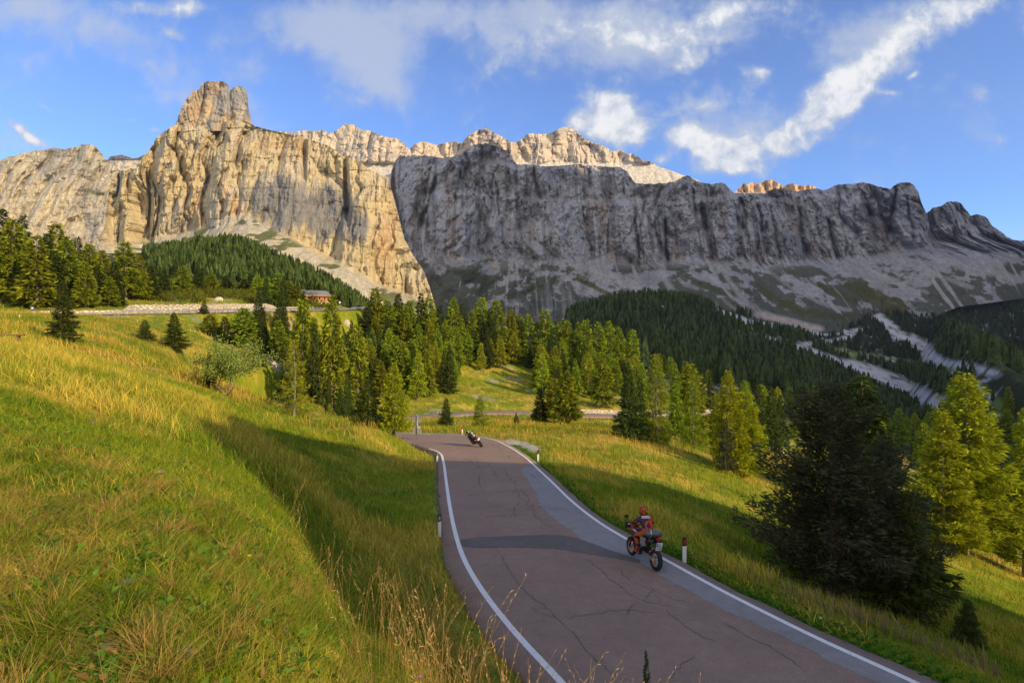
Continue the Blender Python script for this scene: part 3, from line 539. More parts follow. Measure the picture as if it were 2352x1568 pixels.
# ---------------------------------------------------------------- roads
def road_mat(name, base, dark, spk=.35):
    m, n, p = mat_new(name, base, .85, spec=.25); tcn = n.new('ShaderNodeTexCoord')
    a = n.noise(tcn.outputs['Object'], .45, 5, .6); b = n.noise(tcn.outputs['Object'], 38.0, 3, .7); c = n.noise(tcn.outputs['Object'], 3.0, 5, .6)
    v = n.new('ShaderNodeTexVoronoi'); n.l.new(tcn.outputs['Object'], v.inputs['Vector']); v.inputs['Scale'].default_value = 13.0
    sp = n.ramp(v.outputs['Distance'], .20, .06)
    k = n.m('MULTIPLY', n.m('MULTIPLY_ADD', a, .55, .72), n.m('MULTIPLY_ADD', b, 1.3, .35)); k = n.m('MULTIPLY', k, n.m('MULTIPLY_ADD', c, .5, .75))
    k = n.m('MULTIPLY_ADD', sp, spk, k)
    s_ = n.new('ShaderNodeVectorMath', operation='SCALE'); s_.inputs[0].default_value = base; n.l.new(k, s_.inputs['Scale']); n.l.new(s_.outputs[0], p.inputs['Base Color'])
    bb = n.new('ShaderNodeBump'); bb.inputs['Strength'].default_value = .5; bb.inputs['Distance'].default_value = .01; n.l.new(b, bb.inputs['Height']); n.l.new(bb.outputs[0], p.inputs['Normal'])
    return m
m_asph = road_mat('asphalt_red', (.258, .180, .136), .5); m_asph2 = road_mat('asphalt_grey', (.245, .235, .225), .5, .6); m_asph3 = road_mat('asphalt_dark', (.140, .118, .108), .5, .2)
m_line, n, p = mat_new('road_paint', (.72, .72, .70), .6); tcn = n.new('ShaderNodeTexCoord')
f = n.noise(tcn.outputs['Object'], 14, 6, .7); p_ = n.mix(n.ramp(f, .57, .68), (.74, .74, .72, 1), (.30, .27, .25, 1)); n.l.new(p_, p.inputs['Base Color'])
m_crack, n, p = mat_new('crack_filler', (.065, .050, .043), .8)
road = 0
def ribbon(name, A, B, mat, parent=None, nw=3, dz=0.0):
    """strip between two matching lines"""
    w = np.linspace(0, 1, nw)[None, :, None]; V = A[:, None, :]*(1-w)+B[:, None, :]*w; V = V.copy(); V[..., 2] += dz
    if mat in (m_asph, m_asph2, m_asph3, m_line) and parent is road or (name == 'road' and len(A) == len(near_c) and A[0, 1] < 0): V[..., 2] = nearz(V[..., 0], V[..., 1], V[..., 2]-dz)+dz
    if name == 'road':                             # the slab has edges that go down into the ground
        l = V[:, :1]-np.array([0, 0, .22]); r = V[:, -1:]-np.array([0, 0, .22]); V = np.concatenate([l, V, r], 1); nw += 2
    return mesh_np(name, V.reshape(-1, 3), grid_faces(len(A), nw), 4, mat, parent, smooth=True)
def frame2(Cc):
    d = np.gradient(Cc[:, :2], axis=0); d /= np.linalg.norm(d, axis=1)[:, None]+1e-9; return np.stack([d[:, 1], -d[:, 0], np.zeros(len(d))], 1)  # right-hand normal
N_ = frame2(near_c); Lc = near_c-N_*near_hw[:, None]; Rc = near_c+N_*near_hw[:, None]
def wob(n, a, f, s): k = np.arange(n); return (a*fbm(k*f, k*0, 4, s))[:, None]
road = ribbon('road', Lc-N_*(.42+wob(len(Lc), .10, .21, 801)+.25*sm(-Lc[:, 1], -26, -14)[:, None]), Rc+N_*(.40+wob(len(Lc), .10, .19, 802)), m_asph, nw=13); tag(road, kind='structure')
kl = int(np.argmin(np.hypot(Lc[:, 0]+6.9, Lc[:, 1]-47.0))); ribbon('edge_line', (Lc-N_*.075)[:kl], (Lc+N_*.085)[:kl], m_line, road, 2, .010)
sel = slice(0, len(near_c)); ribbon('edge_line', Rc-N_*.08, Rc+N_*.07, m_line, road, 2, .010)
# long grey repair strip along the right-hand lane edge, and the dark patch across the road
def lane(y0, y1, wl, wr, mat, seed, name='asphalt_patch', dz=.004, rag=.10):
    ids = np.nonzero((near_c[:, 1] >= y0) & (near_c[:, 1] <= y1))[0]; ids = ids[ids < 300]; ii = np.linspace(ids[0], ids[-1], 420)
    g = lambda a: np.stack([np.interp(ii, np.arange(len(a)), a[:, k]) for k in range(a.shape[1])], 1)
    a = g(Rc)-g(N_)*(np.interp(near_y(ii), *wl)+rag*fbm(ii*.9, ii*0, 4, seed)+.16*fbm(ii*.12, ii*0, 3, seed+1))[:, None]; b = g(Rc)-g(N_)*(np.interp(near_y(ii), *wr))[:, None]
    return ribbon(name, a, b, mat, road, 5, dz)
def near_y(ii): return np.interp(ii, np.arange(len(near_c)), near_c[:, 1])
lane(-6, 37.2, ([-6,8,12,16,18,20,24,30,34,36.5,37.2], [.6,.62,.72,.92,1.1,1.55,1.65,1.4,1.3,1.05,.5]), ([-6, 40], [-.02, -.02]), m_asph2, 810)
def pix_ribbon(pa, pb, mat, name, dz, n=160, amp=.03):
    A = resample([P(*p) for p in pa], n); B = resample([P(*p) for p in pb], n); A[:, 1] += amp*2*fbm(np.arange(n)*.3, np.zeros(n), 4, 820); B[:, 1] += amp*2*fbm(np.arange(n)*.3, np.zeros(n), 4, 822)
    return ribbon(name, B, A, mat, road, 5, dz)
pix_ribbon([(1043,1240),(1100,1233),(1170,1230),(1240,1228),(1290,1228),(1330,1236),(1400,1262),(1470,1285)], [(1046,1254),(1100,1257),(1170,1256),(1240,1257),(1290,1261),(1330,1268),(1400,1279),(1470,1292)], m_asph3, 'asphalt_patch', .007)
# cracks traced across the asphalt
CR = [[(1090,1045),(1100,1062),(1104,1080),(1098,1100),(1102,1118),(1108,1135)],[(1205,1010),(1215,1018)],[(1127,1015),(1148,1030),(1160,1042),(1172,1052),(1180,1062)],[(1120,1062),(1128,1078),(1140,1090),(1145,1098)],
      [(1155,1075),(1163,1090),(1178,1105),(1186,1122),(1190,1138),(1205,1150),(1222,1170),(1228,1180),(1240,1195),(1262,1208),(1280,1222)],[(1192,1118),(1205,1133),(1216,1150),(1228,1170)],[(1055,1140),(1110,1132),(1170,1128),(1235,1124)],
      [(1100,1190),(1140,1184),(1190,1182),(1222,1180)],[(1138,1256),(1150,1275),(1160,1295),(1172,1312),(1182,1328),(1196,1348),(1215,1364),(1232,1378),(1256,1395),(1276,1415),(1300,1438),(1325,1462),(1345,1490),(1370,1515),(1398,1540),(1425,1565)],
      [(1276,1418),(1240,1408),(1225,1395)],[(1290,1420),(1330,1415),(1370,1410),(1400,1402),(1450,1400),(1520,1410)],[(1345,1280),(1370,1300),(1395,1325),(1425,1345),(1445,1365),(1475,1380),(1510,1384),(1560,1398)],[(1412,1300),(1430,1318),(1452,1335),(1490,1352),(1540,1372),(1600,1392)],
      [(1452,1388),(1446,1400),(1440,1412)],[(1500,1352),(1490,1368),(1478,1378)],[(1520,1395),(1560,1425),(1600,1455),(1660,1480)],[(1060,1050),(1080,1058),(1095,1070)],[(1215,1085),(1230,1098),(1248,1108)],[(1104,1098),(1094,1118)],[(1186,1122),(1170,1140)],[(1300,1145),(1316,1160)],
      [(1240,1040),(1225,1035),(1205,1028),(1190,1022)],[(1600,1500),(1560,1530),(1540,1560)],[(1640,1420),(1700,1450),(1780,1490),(1850,1540)],[(1190,1150),(1182,1170),(1184,1190)]]
def cracks_mesh():
    V = []; Fc = []
    for i, c in enumerate(CR):
        a = resample([P(*p) for p in c], max(14, 9*len(c))); k = np.arange(len(a)); j = .10*(a[:, 1:2]/18)
        a[:, 0] += (j[:, 0]*fbm(k*.45, k*0+i, 4, 830)); a[:, 1] += (j[:, 0]*1.2*fbm(k*.45, k*0+i, 4, 831))
        nn = frame2(a); w = (.0035+.006*vn(k*.5, k*0+i, 832))*np.minimum(1, np.minimum(k, k[::-1])/4)*(a[:, 1]/16)**.6; b = len(V)
        A = a-nn*w[:, None]; B = a+nn*w[:, None]; A[:, 2] += .0125; B[:, 2] += .0125
        for q in range(len(a)): V += [A[q], B[q]]
        Fc += [(b+2*q, b+2*q+1, b+2*q+3, b+2*q+2) for q in range(len(a)-1)]
    o = mesh_np('crack', np.array(V), np.array(Fc), 4, m_crack, road, smooth=False); tag(o, kind='stuff')
cracks_mesh()
def plain_road(pts, hw, name='road', m=m_asph, lines=True, dzr=.02):
    nn = frame2(pts); o = ribbon(name, pts-nn*(hw+.3), pts+nn*(hw+.3), m, None, 5, dzr); tag(o, kind='structure')
    if lines:
        for s in (-1, 1): ribbon('edge_line', pts+nn*(s*hw-.09), pts+nn*(s*hw+.09), m_line, o, 2, dzr+.02)
    return o
plain_road(hair, 2.95); plain_road(upper, 3.1, m=m_asph2)
# ---------------------------------------------------------------- foliage materials
def leaf_mat(name, var=.35, trans=.3):
    m = bpy.data.materials.new(name); m.use_nodes = True; n = NT(m.node_tree); m.node_tree.nodes.clear()
    a = n.new('ShaderNodeAttribute', attribute_name='col'); oi = n.new('ShaderNodeObjectInfo')
    hs = n.new('ShaderNodeHueSaturation'); n.l.new(a.outputs['Color'], hs.inputs['Color'])
    n.l.new(n.m('MULTIPLY_ADD', oi.outputs['Random'], .045, .4775), hs.inputs['Hue']); n.l.new(n.m('MULTIPLY_ADD', oi.outputs['Random'], var, 1-var/2), hs.inputs['Value'])
    d = n.new('ShaderNodeBsdfDiffuse'); tr = n.new('ShaderNodeBsdfTranslucent'); mx = n.new('ShaderNodeMixShader'); mx.inputs[0].default_value = trans
    for s in (d, tr): n.l.new(hs.outputs[0], s.inputs['Color'])
    n.l.new(d.outputs[0], mx.inputs[1]); n.l.new(tr.outputs[0], mx.inputs[2]); o = n.new('ShaderNodeOutputMaterial'); n.l.new(mx.outputs[0], o.inputs[0]); return m
m_leaf = leaf_mat('needles'); m_grass = leaf_mat('grass_blades', 0.0, .35)
m_bark = mat_plain('bark', (.115, .080, .058), .95, var=.4, scale=6); m_bark2 = mat_plain('grey_bark', (.20, .175, .145), .95, var=.35, scale=6)

def tubes(paths, radii, k=5):
    """tapered tubes along poly-lines -> verts, quads"""
    V = []; Fc = []; b = 0; ang = np.arange(k)*2*PI/k
    for pts, rd in zip(paths, radii):
        p = np.asarray(pts, float); n = len(p); d = np.gradient(p, axis=0); d /= np.linalg.norm(d, axis=1)[:, None]+1e-9
        ref = np.where(np.abs(d[:, 2:3]) > .9, [[1., 0, 0]], [[0, 0, 1.]]); u = np.cross(d, ref); u /= np.linalg.norm(u, axis=1)[:, None]+1e-9; w = np.cross(d, u)
        r = np.asarray(rd, float)[:, None, None]
        ring = p[:, None]+r*(u[:, None]*np.cos(ang)[None, :, None]+w[:, None]*np.sin(ang)[None, :, None])
        V.append(ring.reshape(-1, 3)); Fc.append(grid_faces(n, k, True)+b); b += n*k
    return np.concatenate(V), np.concatenate(Fc)
def sprays(P0, D, L, Wd, N, droop=.15):
    """leaf-sized pointed quads: base point, direction, length, width, a vector the face leans to"""
    D = D/(np.linalg.norm(D, axis=1)[:, None]+1e-9); s = np.cross(D, N); s /= np.linalg.norm(s, axis=1)[:, None]+1e-9
    L = L[:, None]; Wd = Wd[:, None]; mid = P0+D*L*.45; mid[:, 2] -= 0
    tip = P0+D*L; tip[:, 2] -= (droop*L[:, 0])
    V = np.stack([P0, mid+s*Wd/2, tip, mid-s*Wd/2], 1).reshape(-1, 3)
    return V, np.arange(len(V)).reshape(-1, 4)
SP = (.060, .090, .021); LA = (.29, .335, .018); LA2 = (.20, .245, .018); PI_ = (.072, .078, .038); WI = (.22, .26, .06)
def conifer(name, H, R, seed, kind='spruce', nb=90, dens=9, ls=.6, ws=.2, base=.06, taper=.85, top=0.0, open_=0.0, trunk_r=None, lean=0.0):
    """returns an Empty with children trunk and crown"""
    g = np.random.default_rng(seed); larch = kind in ('larch', 'pale_larch'); pine = kind == 'pine'
    hb = base+(1-base)*(np.arange(nb)/nb)**(.92); hb = hb+g.normal(0, .008, nb); hb = np.clip(hb, base, .985)
    az = np.arange(nb)*2.39996+g.normal(0, .5, nb)
    env = (1-hb)**taper
    if pine: env = (1-hb)**.62*(.82+.3*np.sin(hb*23+seed))+.04
    Lb = R*env*g.uniform(.62, 1.12, nb)+.05*R*g.random(nb); Lb *= 1+.25*np.sin(az*1.0+seed)*(.5 if pine else .25)
    if open_: Lb *= np.where(g.random(nb) < open_, g.uniform(.2, .6, nb), 1)
    rise = {'spruce': .05, 'larch': -.02, 'pale_larch': .10, 'pine': .22}[kind]; sag = {'spruce': -.42, 'larch': -.32, 'pale_larch': -.12, 'pine': -.1}[kind]; tipup = {'spruce': .22, 'larch': .25, 'pale_larch': .22, 'pine': .15}[kind]
    ns = np.maximum(3, (Lb/R*dens*(1 if pine else 1.3)+3)).astype(int); P0 = []; D = []; LL = []; WW = []; NN = []; CC = []; paths = []; rad = []
    base_c = np.array({'spruce': SP, 'larch': LA2, 'pale_larch': LA, 'pine': PI_}[kind])
    tr = trunk_r or .014*H+.02
    for i in range(nb):
        a = az[i]; L = Lb[i]; up = rise+.55*hb[i]**2; s = np.linspace(0, 1, 7)
        def cur(s): return L*s, L*(up*s+sag*(1-hb[i]*.6)*s*s+tipup*s**4)
        x, zz = cur(s); bend = g.normal(0, .12)*s*s*L
        path = np.stack([math.sin(a)*x+math.cos(a)*bend, math.cos(a)*x-math.sin(a)*bend, hb[i]*H+zz], 1)
        if L > .12*R: paths.append(path); rad.append(np.maximum(.0035*H*(1-s)*(.4+L/R)*.6, .004+.0004*H))
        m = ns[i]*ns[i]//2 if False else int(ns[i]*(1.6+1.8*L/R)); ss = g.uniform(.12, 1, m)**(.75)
        px_, pz = cur(ss); bb = g.normal(0, .12)*0+0; wid = (.42 if not larch else .34)*L*(1.05-ss)+.04*R; side = g.uniform(-1, 1, m)*wid
        out = np.array([math.sin(a), math.cos(a), 0]); lat = np.array([math.cos(a), -math.sin(a), 0])
        q = out*px_[:, None]+lat*side[:, None]; q[:, 2] = hb[i]*H+pz-np.abs(side)*(.25 if not pine else .0)+g.normal(0, .03*R, m)*(1.6 if (pine or larch) else 1)
        d = out*g.uniform(.35, 1, m)[:, None]+lat*(np.sign(side)*g.uniform(.2, 1.1, m))[:, None]; d[:, 2] = g.normal({'spruce': -.15, 'larch': .02, 'pale_larch': .2, 'pine': .45}[kind], .35, m)
        nrm = g.normal(0, .45 if kind == 'spruce' else .9, (m, 3)); nrm[:, 2] += 1
        P0.append(q); D.append(d); NN.append(nrm); k = (.6+.7*g.random(m)); LL.append(ls*k*(.55+.6*min(1, L/R+.2))); WW.append(ws*k)
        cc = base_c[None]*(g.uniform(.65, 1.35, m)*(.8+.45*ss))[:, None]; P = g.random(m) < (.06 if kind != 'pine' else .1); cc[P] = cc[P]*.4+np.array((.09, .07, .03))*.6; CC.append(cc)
    # leader shoots
    m = int(14+nb*.1); hz = H*(1-.05*g.random(m)); q = np.stack([g.normal(0, .01*R, m), g.normal(0, .01*R, m), hz-.02*H], 1); d = g.normal(0, .3, (m, 3)); d[:, 2] = 1
    P0.append(q); D.append(d); NN.append(g.normal(0, 1, (m, 3))); LL.append(np.full(m, ls*.7)); WW.append(np.full(m, ws*.5)); CC.append(np.tile(base_c*1.2, (m, 1)))
    P0, D, NN = map(np.concatenate, (P0, D, NN)); LL, WW, CC = map(np.concatenate, (LL, WW, CC))
    V, Fc = sprays(P0, D, LL, WW, NN, .12)
    root = bpy.data.objects.new(name, None); C.objects.link(root); root.empty_display_size = .3
    ts = np.linspace(0, 1, 12); tp = np.stack([lean*H*ts**2+.006*H*np.sin(ts*7+seed), .006*H*np.cos(ts*5+seed), ts*H*.985-.25], 1); tr_ = tr*(1-ts)**.8+.012
    tr_[0] *= 1.5; Vt, Ft = tubes([tp], [tr_], 8); Vb, Fb = tubes(paths, rad, 4)
    mesh_np('trunk', np.r_[Vt, Vb], np.r_[Ft, Fb+len(Vt)], 4, m_bark if not larch else m_bark2, root)
    mesh_np('crown', V, Fc, 4, m_leaf, root, col=np.repeat(CC, 4, 0), smooth=False)
    root['H'] = H; root['R'] = R
    return root
PROTO = {}
def proto(key, *a, **k): PROTO[key] = [conifer(*a, **k), False]; return PROTO[key]
def place_tree(key, X, Y, z, H, label, cat='tree', group=None, rw=1.0, rot=None, name=None):
    pr, used = PROTO[key]; kids = list(pr.children)
    if used:
        r = pr.copy(); C.objects.link(r)
        for c in kids:
            cc = c.copy(); cc.parent = r; C.objects.link(cc)
    else: r = pr; PROTO[key][1] = True
    s = H/pr['H']; r.location = (X, Y, z-.05); r.scale = (s*rw, s*rw, s); r.rotation_euler = (0, 0, random.uniform(0, 6.28) if rot is None else rot)
    r['label'] = label; r['category'] = cat
    if group: r['group'] = group
    elif 'group' in r: del r['group']
    return r
def tree(key, px, Y, ptop, label, wpx=None, group=None, rot=None, dz=0, cat='tree'):
    """a tree at a direction and distance, tall enough to reach the row its tip has"""
    X = u_(px)*Y; z = gz(X, Y)+dz; H = max(1.0, -(ptop-HY)*Y/F-z); pr = PROTO[key][0]
    rw = 1.0 if wpx is None else (wpx/2*Y/F)/(pr['R']*H/pr['H'])
    return place_tree(key, X, Y, z, H, label, cat, group, rw, rot)
# mid-size prototypes (H 12 m)
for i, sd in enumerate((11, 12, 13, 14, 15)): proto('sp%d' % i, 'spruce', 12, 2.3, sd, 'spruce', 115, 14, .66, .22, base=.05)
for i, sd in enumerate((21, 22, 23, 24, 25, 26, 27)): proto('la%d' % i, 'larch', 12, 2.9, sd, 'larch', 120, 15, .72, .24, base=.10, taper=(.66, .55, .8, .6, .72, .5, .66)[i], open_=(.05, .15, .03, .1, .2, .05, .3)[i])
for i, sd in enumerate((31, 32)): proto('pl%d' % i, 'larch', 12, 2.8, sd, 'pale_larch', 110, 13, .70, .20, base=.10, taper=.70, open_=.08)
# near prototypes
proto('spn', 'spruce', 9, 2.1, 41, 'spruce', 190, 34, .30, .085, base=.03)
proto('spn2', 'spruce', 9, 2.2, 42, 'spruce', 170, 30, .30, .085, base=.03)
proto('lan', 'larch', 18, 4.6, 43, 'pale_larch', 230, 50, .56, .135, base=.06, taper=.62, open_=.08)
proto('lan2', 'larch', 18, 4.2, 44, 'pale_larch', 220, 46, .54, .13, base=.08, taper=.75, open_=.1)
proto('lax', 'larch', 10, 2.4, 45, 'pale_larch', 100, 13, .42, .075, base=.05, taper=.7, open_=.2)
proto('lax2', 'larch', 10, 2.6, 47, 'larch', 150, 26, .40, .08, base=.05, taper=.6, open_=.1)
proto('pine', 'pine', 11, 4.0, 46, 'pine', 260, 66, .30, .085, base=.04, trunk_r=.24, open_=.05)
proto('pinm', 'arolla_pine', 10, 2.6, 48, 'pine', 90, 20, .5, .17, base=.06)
# ---- trees one can name
T_ = tree
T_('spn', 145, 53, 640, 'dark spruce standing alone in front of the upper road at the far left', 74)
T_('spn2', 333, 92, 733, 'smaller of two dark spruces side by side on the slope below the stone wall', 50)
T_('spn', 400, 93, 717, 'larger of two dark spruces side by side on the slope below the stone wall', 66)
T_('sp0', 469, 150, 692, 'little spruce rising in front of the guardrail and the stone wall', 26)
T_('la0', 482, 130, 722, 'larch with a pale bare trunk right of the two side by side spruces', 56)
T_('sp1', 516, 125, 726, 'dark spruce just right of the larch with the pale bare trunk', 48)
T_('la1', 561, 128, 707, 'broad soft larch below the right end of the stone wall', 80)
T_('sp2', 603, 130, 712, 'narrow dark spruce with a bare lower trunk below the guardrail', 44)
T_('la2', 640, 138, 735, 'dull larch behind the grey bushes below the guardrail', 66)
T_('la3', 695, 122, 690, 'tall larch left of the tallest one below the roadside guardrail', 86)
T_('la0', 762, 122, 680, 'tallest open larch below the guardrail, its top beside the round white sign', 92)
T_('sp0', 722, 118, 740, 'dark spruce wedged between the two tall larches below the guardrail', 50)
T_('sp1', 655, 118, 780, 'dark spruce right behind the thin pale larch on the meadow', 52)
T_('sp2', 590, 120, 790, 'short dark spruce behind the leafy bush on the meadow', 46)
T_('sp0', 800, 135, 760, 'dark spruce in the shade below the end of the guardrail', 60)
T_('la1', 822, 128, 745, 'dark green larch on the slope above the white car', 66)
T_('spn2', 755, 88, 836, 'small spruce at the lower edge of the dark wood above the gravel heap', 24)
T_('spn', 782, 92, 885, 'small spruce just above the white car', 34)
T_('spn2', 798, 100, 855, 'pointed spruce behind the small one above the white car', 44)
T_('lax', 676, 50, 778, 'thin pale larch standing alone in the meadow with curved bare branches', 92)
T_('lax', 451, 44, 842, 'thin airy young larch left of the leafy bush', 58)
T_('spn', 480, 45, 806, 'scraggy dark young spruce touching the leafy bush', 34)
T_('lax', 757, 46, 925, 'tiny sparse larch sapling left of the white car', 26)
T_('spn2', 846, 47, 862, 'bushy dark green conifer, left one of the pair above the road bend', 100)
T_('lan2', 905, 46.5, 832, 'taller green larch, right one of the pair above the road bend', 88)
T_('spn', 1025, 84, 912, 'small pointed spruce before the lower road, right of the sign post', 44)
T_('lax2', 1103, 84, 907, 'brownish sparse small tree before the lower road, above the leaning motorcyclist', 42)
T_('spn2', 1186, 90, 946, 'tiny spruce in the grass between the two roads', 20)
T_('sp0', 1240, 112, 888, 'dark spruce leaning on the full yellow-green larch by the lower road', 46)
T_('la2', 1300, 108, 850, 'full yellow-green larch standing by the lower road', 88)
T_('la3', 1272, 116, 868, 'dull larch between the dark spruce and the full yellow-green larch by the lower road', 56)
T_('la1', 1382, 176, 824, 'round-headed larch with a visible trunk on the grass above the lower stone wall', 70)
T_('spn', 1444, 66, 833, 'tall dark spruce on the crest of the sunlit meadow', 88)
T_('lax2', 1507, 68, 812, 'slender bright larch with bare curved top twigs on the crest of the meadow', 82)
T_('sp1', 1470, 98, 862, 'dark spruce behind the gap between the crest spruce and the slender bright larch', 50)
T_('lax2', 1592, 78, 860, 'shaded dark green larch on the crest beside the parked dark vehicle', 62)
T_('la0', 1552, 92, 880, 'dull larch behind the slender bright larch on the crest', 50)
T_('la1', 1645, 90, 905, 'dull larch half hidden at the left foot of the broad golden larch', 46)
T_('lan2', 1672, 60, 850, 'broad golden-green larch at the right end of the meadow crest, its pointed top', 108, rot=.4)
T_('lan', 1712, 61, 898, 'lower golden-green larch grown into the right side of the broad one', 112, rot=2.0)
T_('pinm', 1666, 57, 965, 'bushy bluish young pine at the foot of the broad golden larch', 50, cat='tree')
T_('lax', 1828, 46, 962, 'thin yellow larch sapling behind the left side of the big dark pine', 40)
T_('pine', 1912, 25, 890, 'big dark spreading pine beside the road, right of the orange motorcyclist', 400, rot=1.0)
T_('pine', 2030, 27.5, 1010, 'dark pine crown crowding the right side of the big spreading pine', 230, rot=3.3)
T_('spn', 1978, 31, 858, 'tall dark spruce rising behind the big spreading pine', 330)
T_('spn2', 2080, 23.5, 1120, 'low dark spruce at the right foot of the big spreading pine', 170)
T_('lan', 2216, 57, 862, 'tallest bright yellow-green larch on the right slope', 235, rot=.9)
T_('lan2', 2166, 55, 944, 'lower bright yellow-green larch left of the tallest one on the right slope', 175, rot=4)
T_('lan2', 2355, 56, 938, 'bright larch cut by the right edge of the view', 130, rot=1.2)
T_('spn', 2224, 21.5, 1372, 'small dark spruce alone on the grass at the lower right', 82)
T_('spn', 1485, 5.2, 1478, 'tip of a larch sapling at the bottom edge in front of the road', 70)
# ---- tall trees above the upper road at the left
for i, (px, Y, tp, k, w) in enumerate([(-25,138,500,'la0',90),(6,146,478,'sp0',80),(30,142,505,'la1',90),(52,150,494,'sp1',74),(84,134,540,'la2',96),(108,150,535,'sp2',74),(130,158,514,'la3',84),(152,144,545,'la0',90),(128,140,575,'sp0',60),(178,150,545,'sp1',64),(205,152,560,'la1',74),(196,140,600,'la2',60),
    (236,156,574,'la2',74),(262,150,600,'sp2',56),(288,168,556,'la3',80),(222,146,610,'sp0',50),(318,172,586,'la0',60),(345,176,610,'sp1',50),(250,147,635,'la1',46),(60,136,590,'sp2',60)]):
    T_(k, px, Y, tp, ['tall larch', 'tall dark spruce'][k[0] == 's']+' in the sunny wood above the upper road at the far left', w, 'trees above the upper road at the far left')
for i, (px, Y, tp, k, w) in enumerate([(376,200,618,'sp0',40),(420,215,610,'la0',46),(455,225,612,'sp1',38),(575,250,628,'sp2',30),(592,240,632,'pl0',40),(612,240,634,'pl1',40),(640,222,628,'la2',62),(662,225,645,'la3',50),(560,245,640,'sp0',34),(520,240,630,'sp1',36),(484,235,628,'la1',40),(680,222,655,'la2',50),(760,245,668,'sp2',34),(745,250,660,'sp1',30),(640,205,668,'la1',48),(730,262,655,'sp0',30)]):
    T_(k, px, Y, tp, ['small larch', 'small spruce'][k[0] == 's']+' among the scrub between the stone wall and the timber house', w, 'small trees among the scrub above the stone wall')
# ---- the dense wood in the middle and the shaded wood running down to the right
ENV = [(740,735),(790,722),(830,702),(862,662),(900,674),(940,690),(965,672),(1000,690),(1040,683),(1080,712),(1105,683),(1140,690),(1175,712),(1215,720),(1250,712),(1300,735),(1340,735),(1370,742),(1420,748),(1455,762),(1500,795),(1540,812),(1600,830),(1650,850),(1700,862),(1760,880)]
BACK = [(862,212,662,'la0',62),(842,205,705,'sp0',50),(890,215,690,'la1',60),(915,222,674,'sp1',56),(940,222,690,'la2',60),(967,225,672,'sp2',52),(985,226,684,'la3',60),(1010,228,700,'sp0',54),(1042,230,683,'la0',60),(1062,232,695,'sp1',46),(1084,232,714,'la2',56),(1106,236,683,'la1',60),(1140,236,690,'la3',66),(1128,230,705,'sp2',50),(1172,240,712,'la0',56),(1192,244,722,'la1',54),(1215,240,722,'la2',60),(1252,246,712,'la3',64),
        (1235,240,738,'sp0',44),(1285,250,738,'la0',54),(1302,250,735,'la1',50),(1330,248,740,'la2',56),(1345,240,735,'la3',56),(1374,246,740,'la0',58),(1398,250,738,'la1',58),(1422,252,752,'la2',52),(1452,252,758,'la3',54),(1270,225,752,'sp1',50)]
cnt = 0
for px, Y, tp, k, w in BACK: T_(k, px, Y, tp, ['yellow-green larch', 'dark spruce'][k[0] == 's']+' on the skyline of the dense sunlit wood in the middle', w, 'skyline trees of the middle wood'); cnt += 1
g = np.random.default_rng(5); pts = []
def fill(n, pxr, Yr, ok, gap, tops, groups, dark=.35, hr=(9, 15)):
    k = 0; tries = 0
    while k < n and tries < 6000:
        tries += 1; px = g.uniform(*pxr); Y = g.uniform(*Yr)**1.0; X = u_(px)*Y
        if any((X-a)**2+(Y-b)**2 < gap*gap for a, b in pts): continue
        z = gz(X, Y); pb = HY-F*z/Y
        if not ok(px, Y, pb): continue
        H = g.uniform(*hr); env = curve(ENV, px) if tops else 0; top = pb-H*F/Y
        if top < env+4: H = (pb-env-8)*Y/F
        if H < 5: continue
        sp = g.random() < dark; key = ('sp%d' % g.integers(5)) if sp else ('la%d' % g.integers(7) if g.random() < .7 else 'pl%d' % g.integers(2))
        lab, grp = groups; place_tree(key, X, Y, z, H, ['larch ', 'dark spruce '][sp]+lab, 'tree', grp, g.uniform(.8, 1.1)*(1.0 if sp else 1.12)); pts.append((X, Y)); k += 1
    return k
def ok_mid(px, Y, pb):
    if pb > 918 or Y < 140: return False
    d, _ = road_near([u_(px)*Y], [Y], 9.0)
    if d[0] < 4.5: return False
    if 1035 < px < 1240 and pb > 872-.06*(px-1035): return False
    if px < 840 and pb > 905: return False
    if px > 1240 and pb > 935: return False
    return True
fill(26, (590, 860), (140, 205), ok_mid, 4.2, False, ('in the dark wood on the slope below the guardrail', 'trees of the wood below the guardrail'), .55, (7, 12))
fill(78, (845, 1260), (142, 236), ok_mid, 3.4, True, ('inside the dense sunlit wood in the middle', 'trees inside the middle wood'), .32, (9, 15))
fill(44, (1235, 1480), (176, 250), ok_mid, 4.0, True, ('in the right half of the sunlit wood, above the lower stone wall', 'trees of the wood above the lower stone wall'), .30, (10, 15))
def ok_r(px, Y, pb):
    d, _ = road_near([u_(px)*Y], [Y], 9.0)
    return d[0] > 5 and pb < 1085 and not (1590 < px < 1645 and Y < 190) and not(px > 2070 and Y < 120)
fill(78, (1470, 2330), (95, 420), ok_r, 7.5, True, ('in the shaded wood on the slope falling away behind the meadow', 'trees of the shaded wood behind the meadow'), .3, (12, 19))

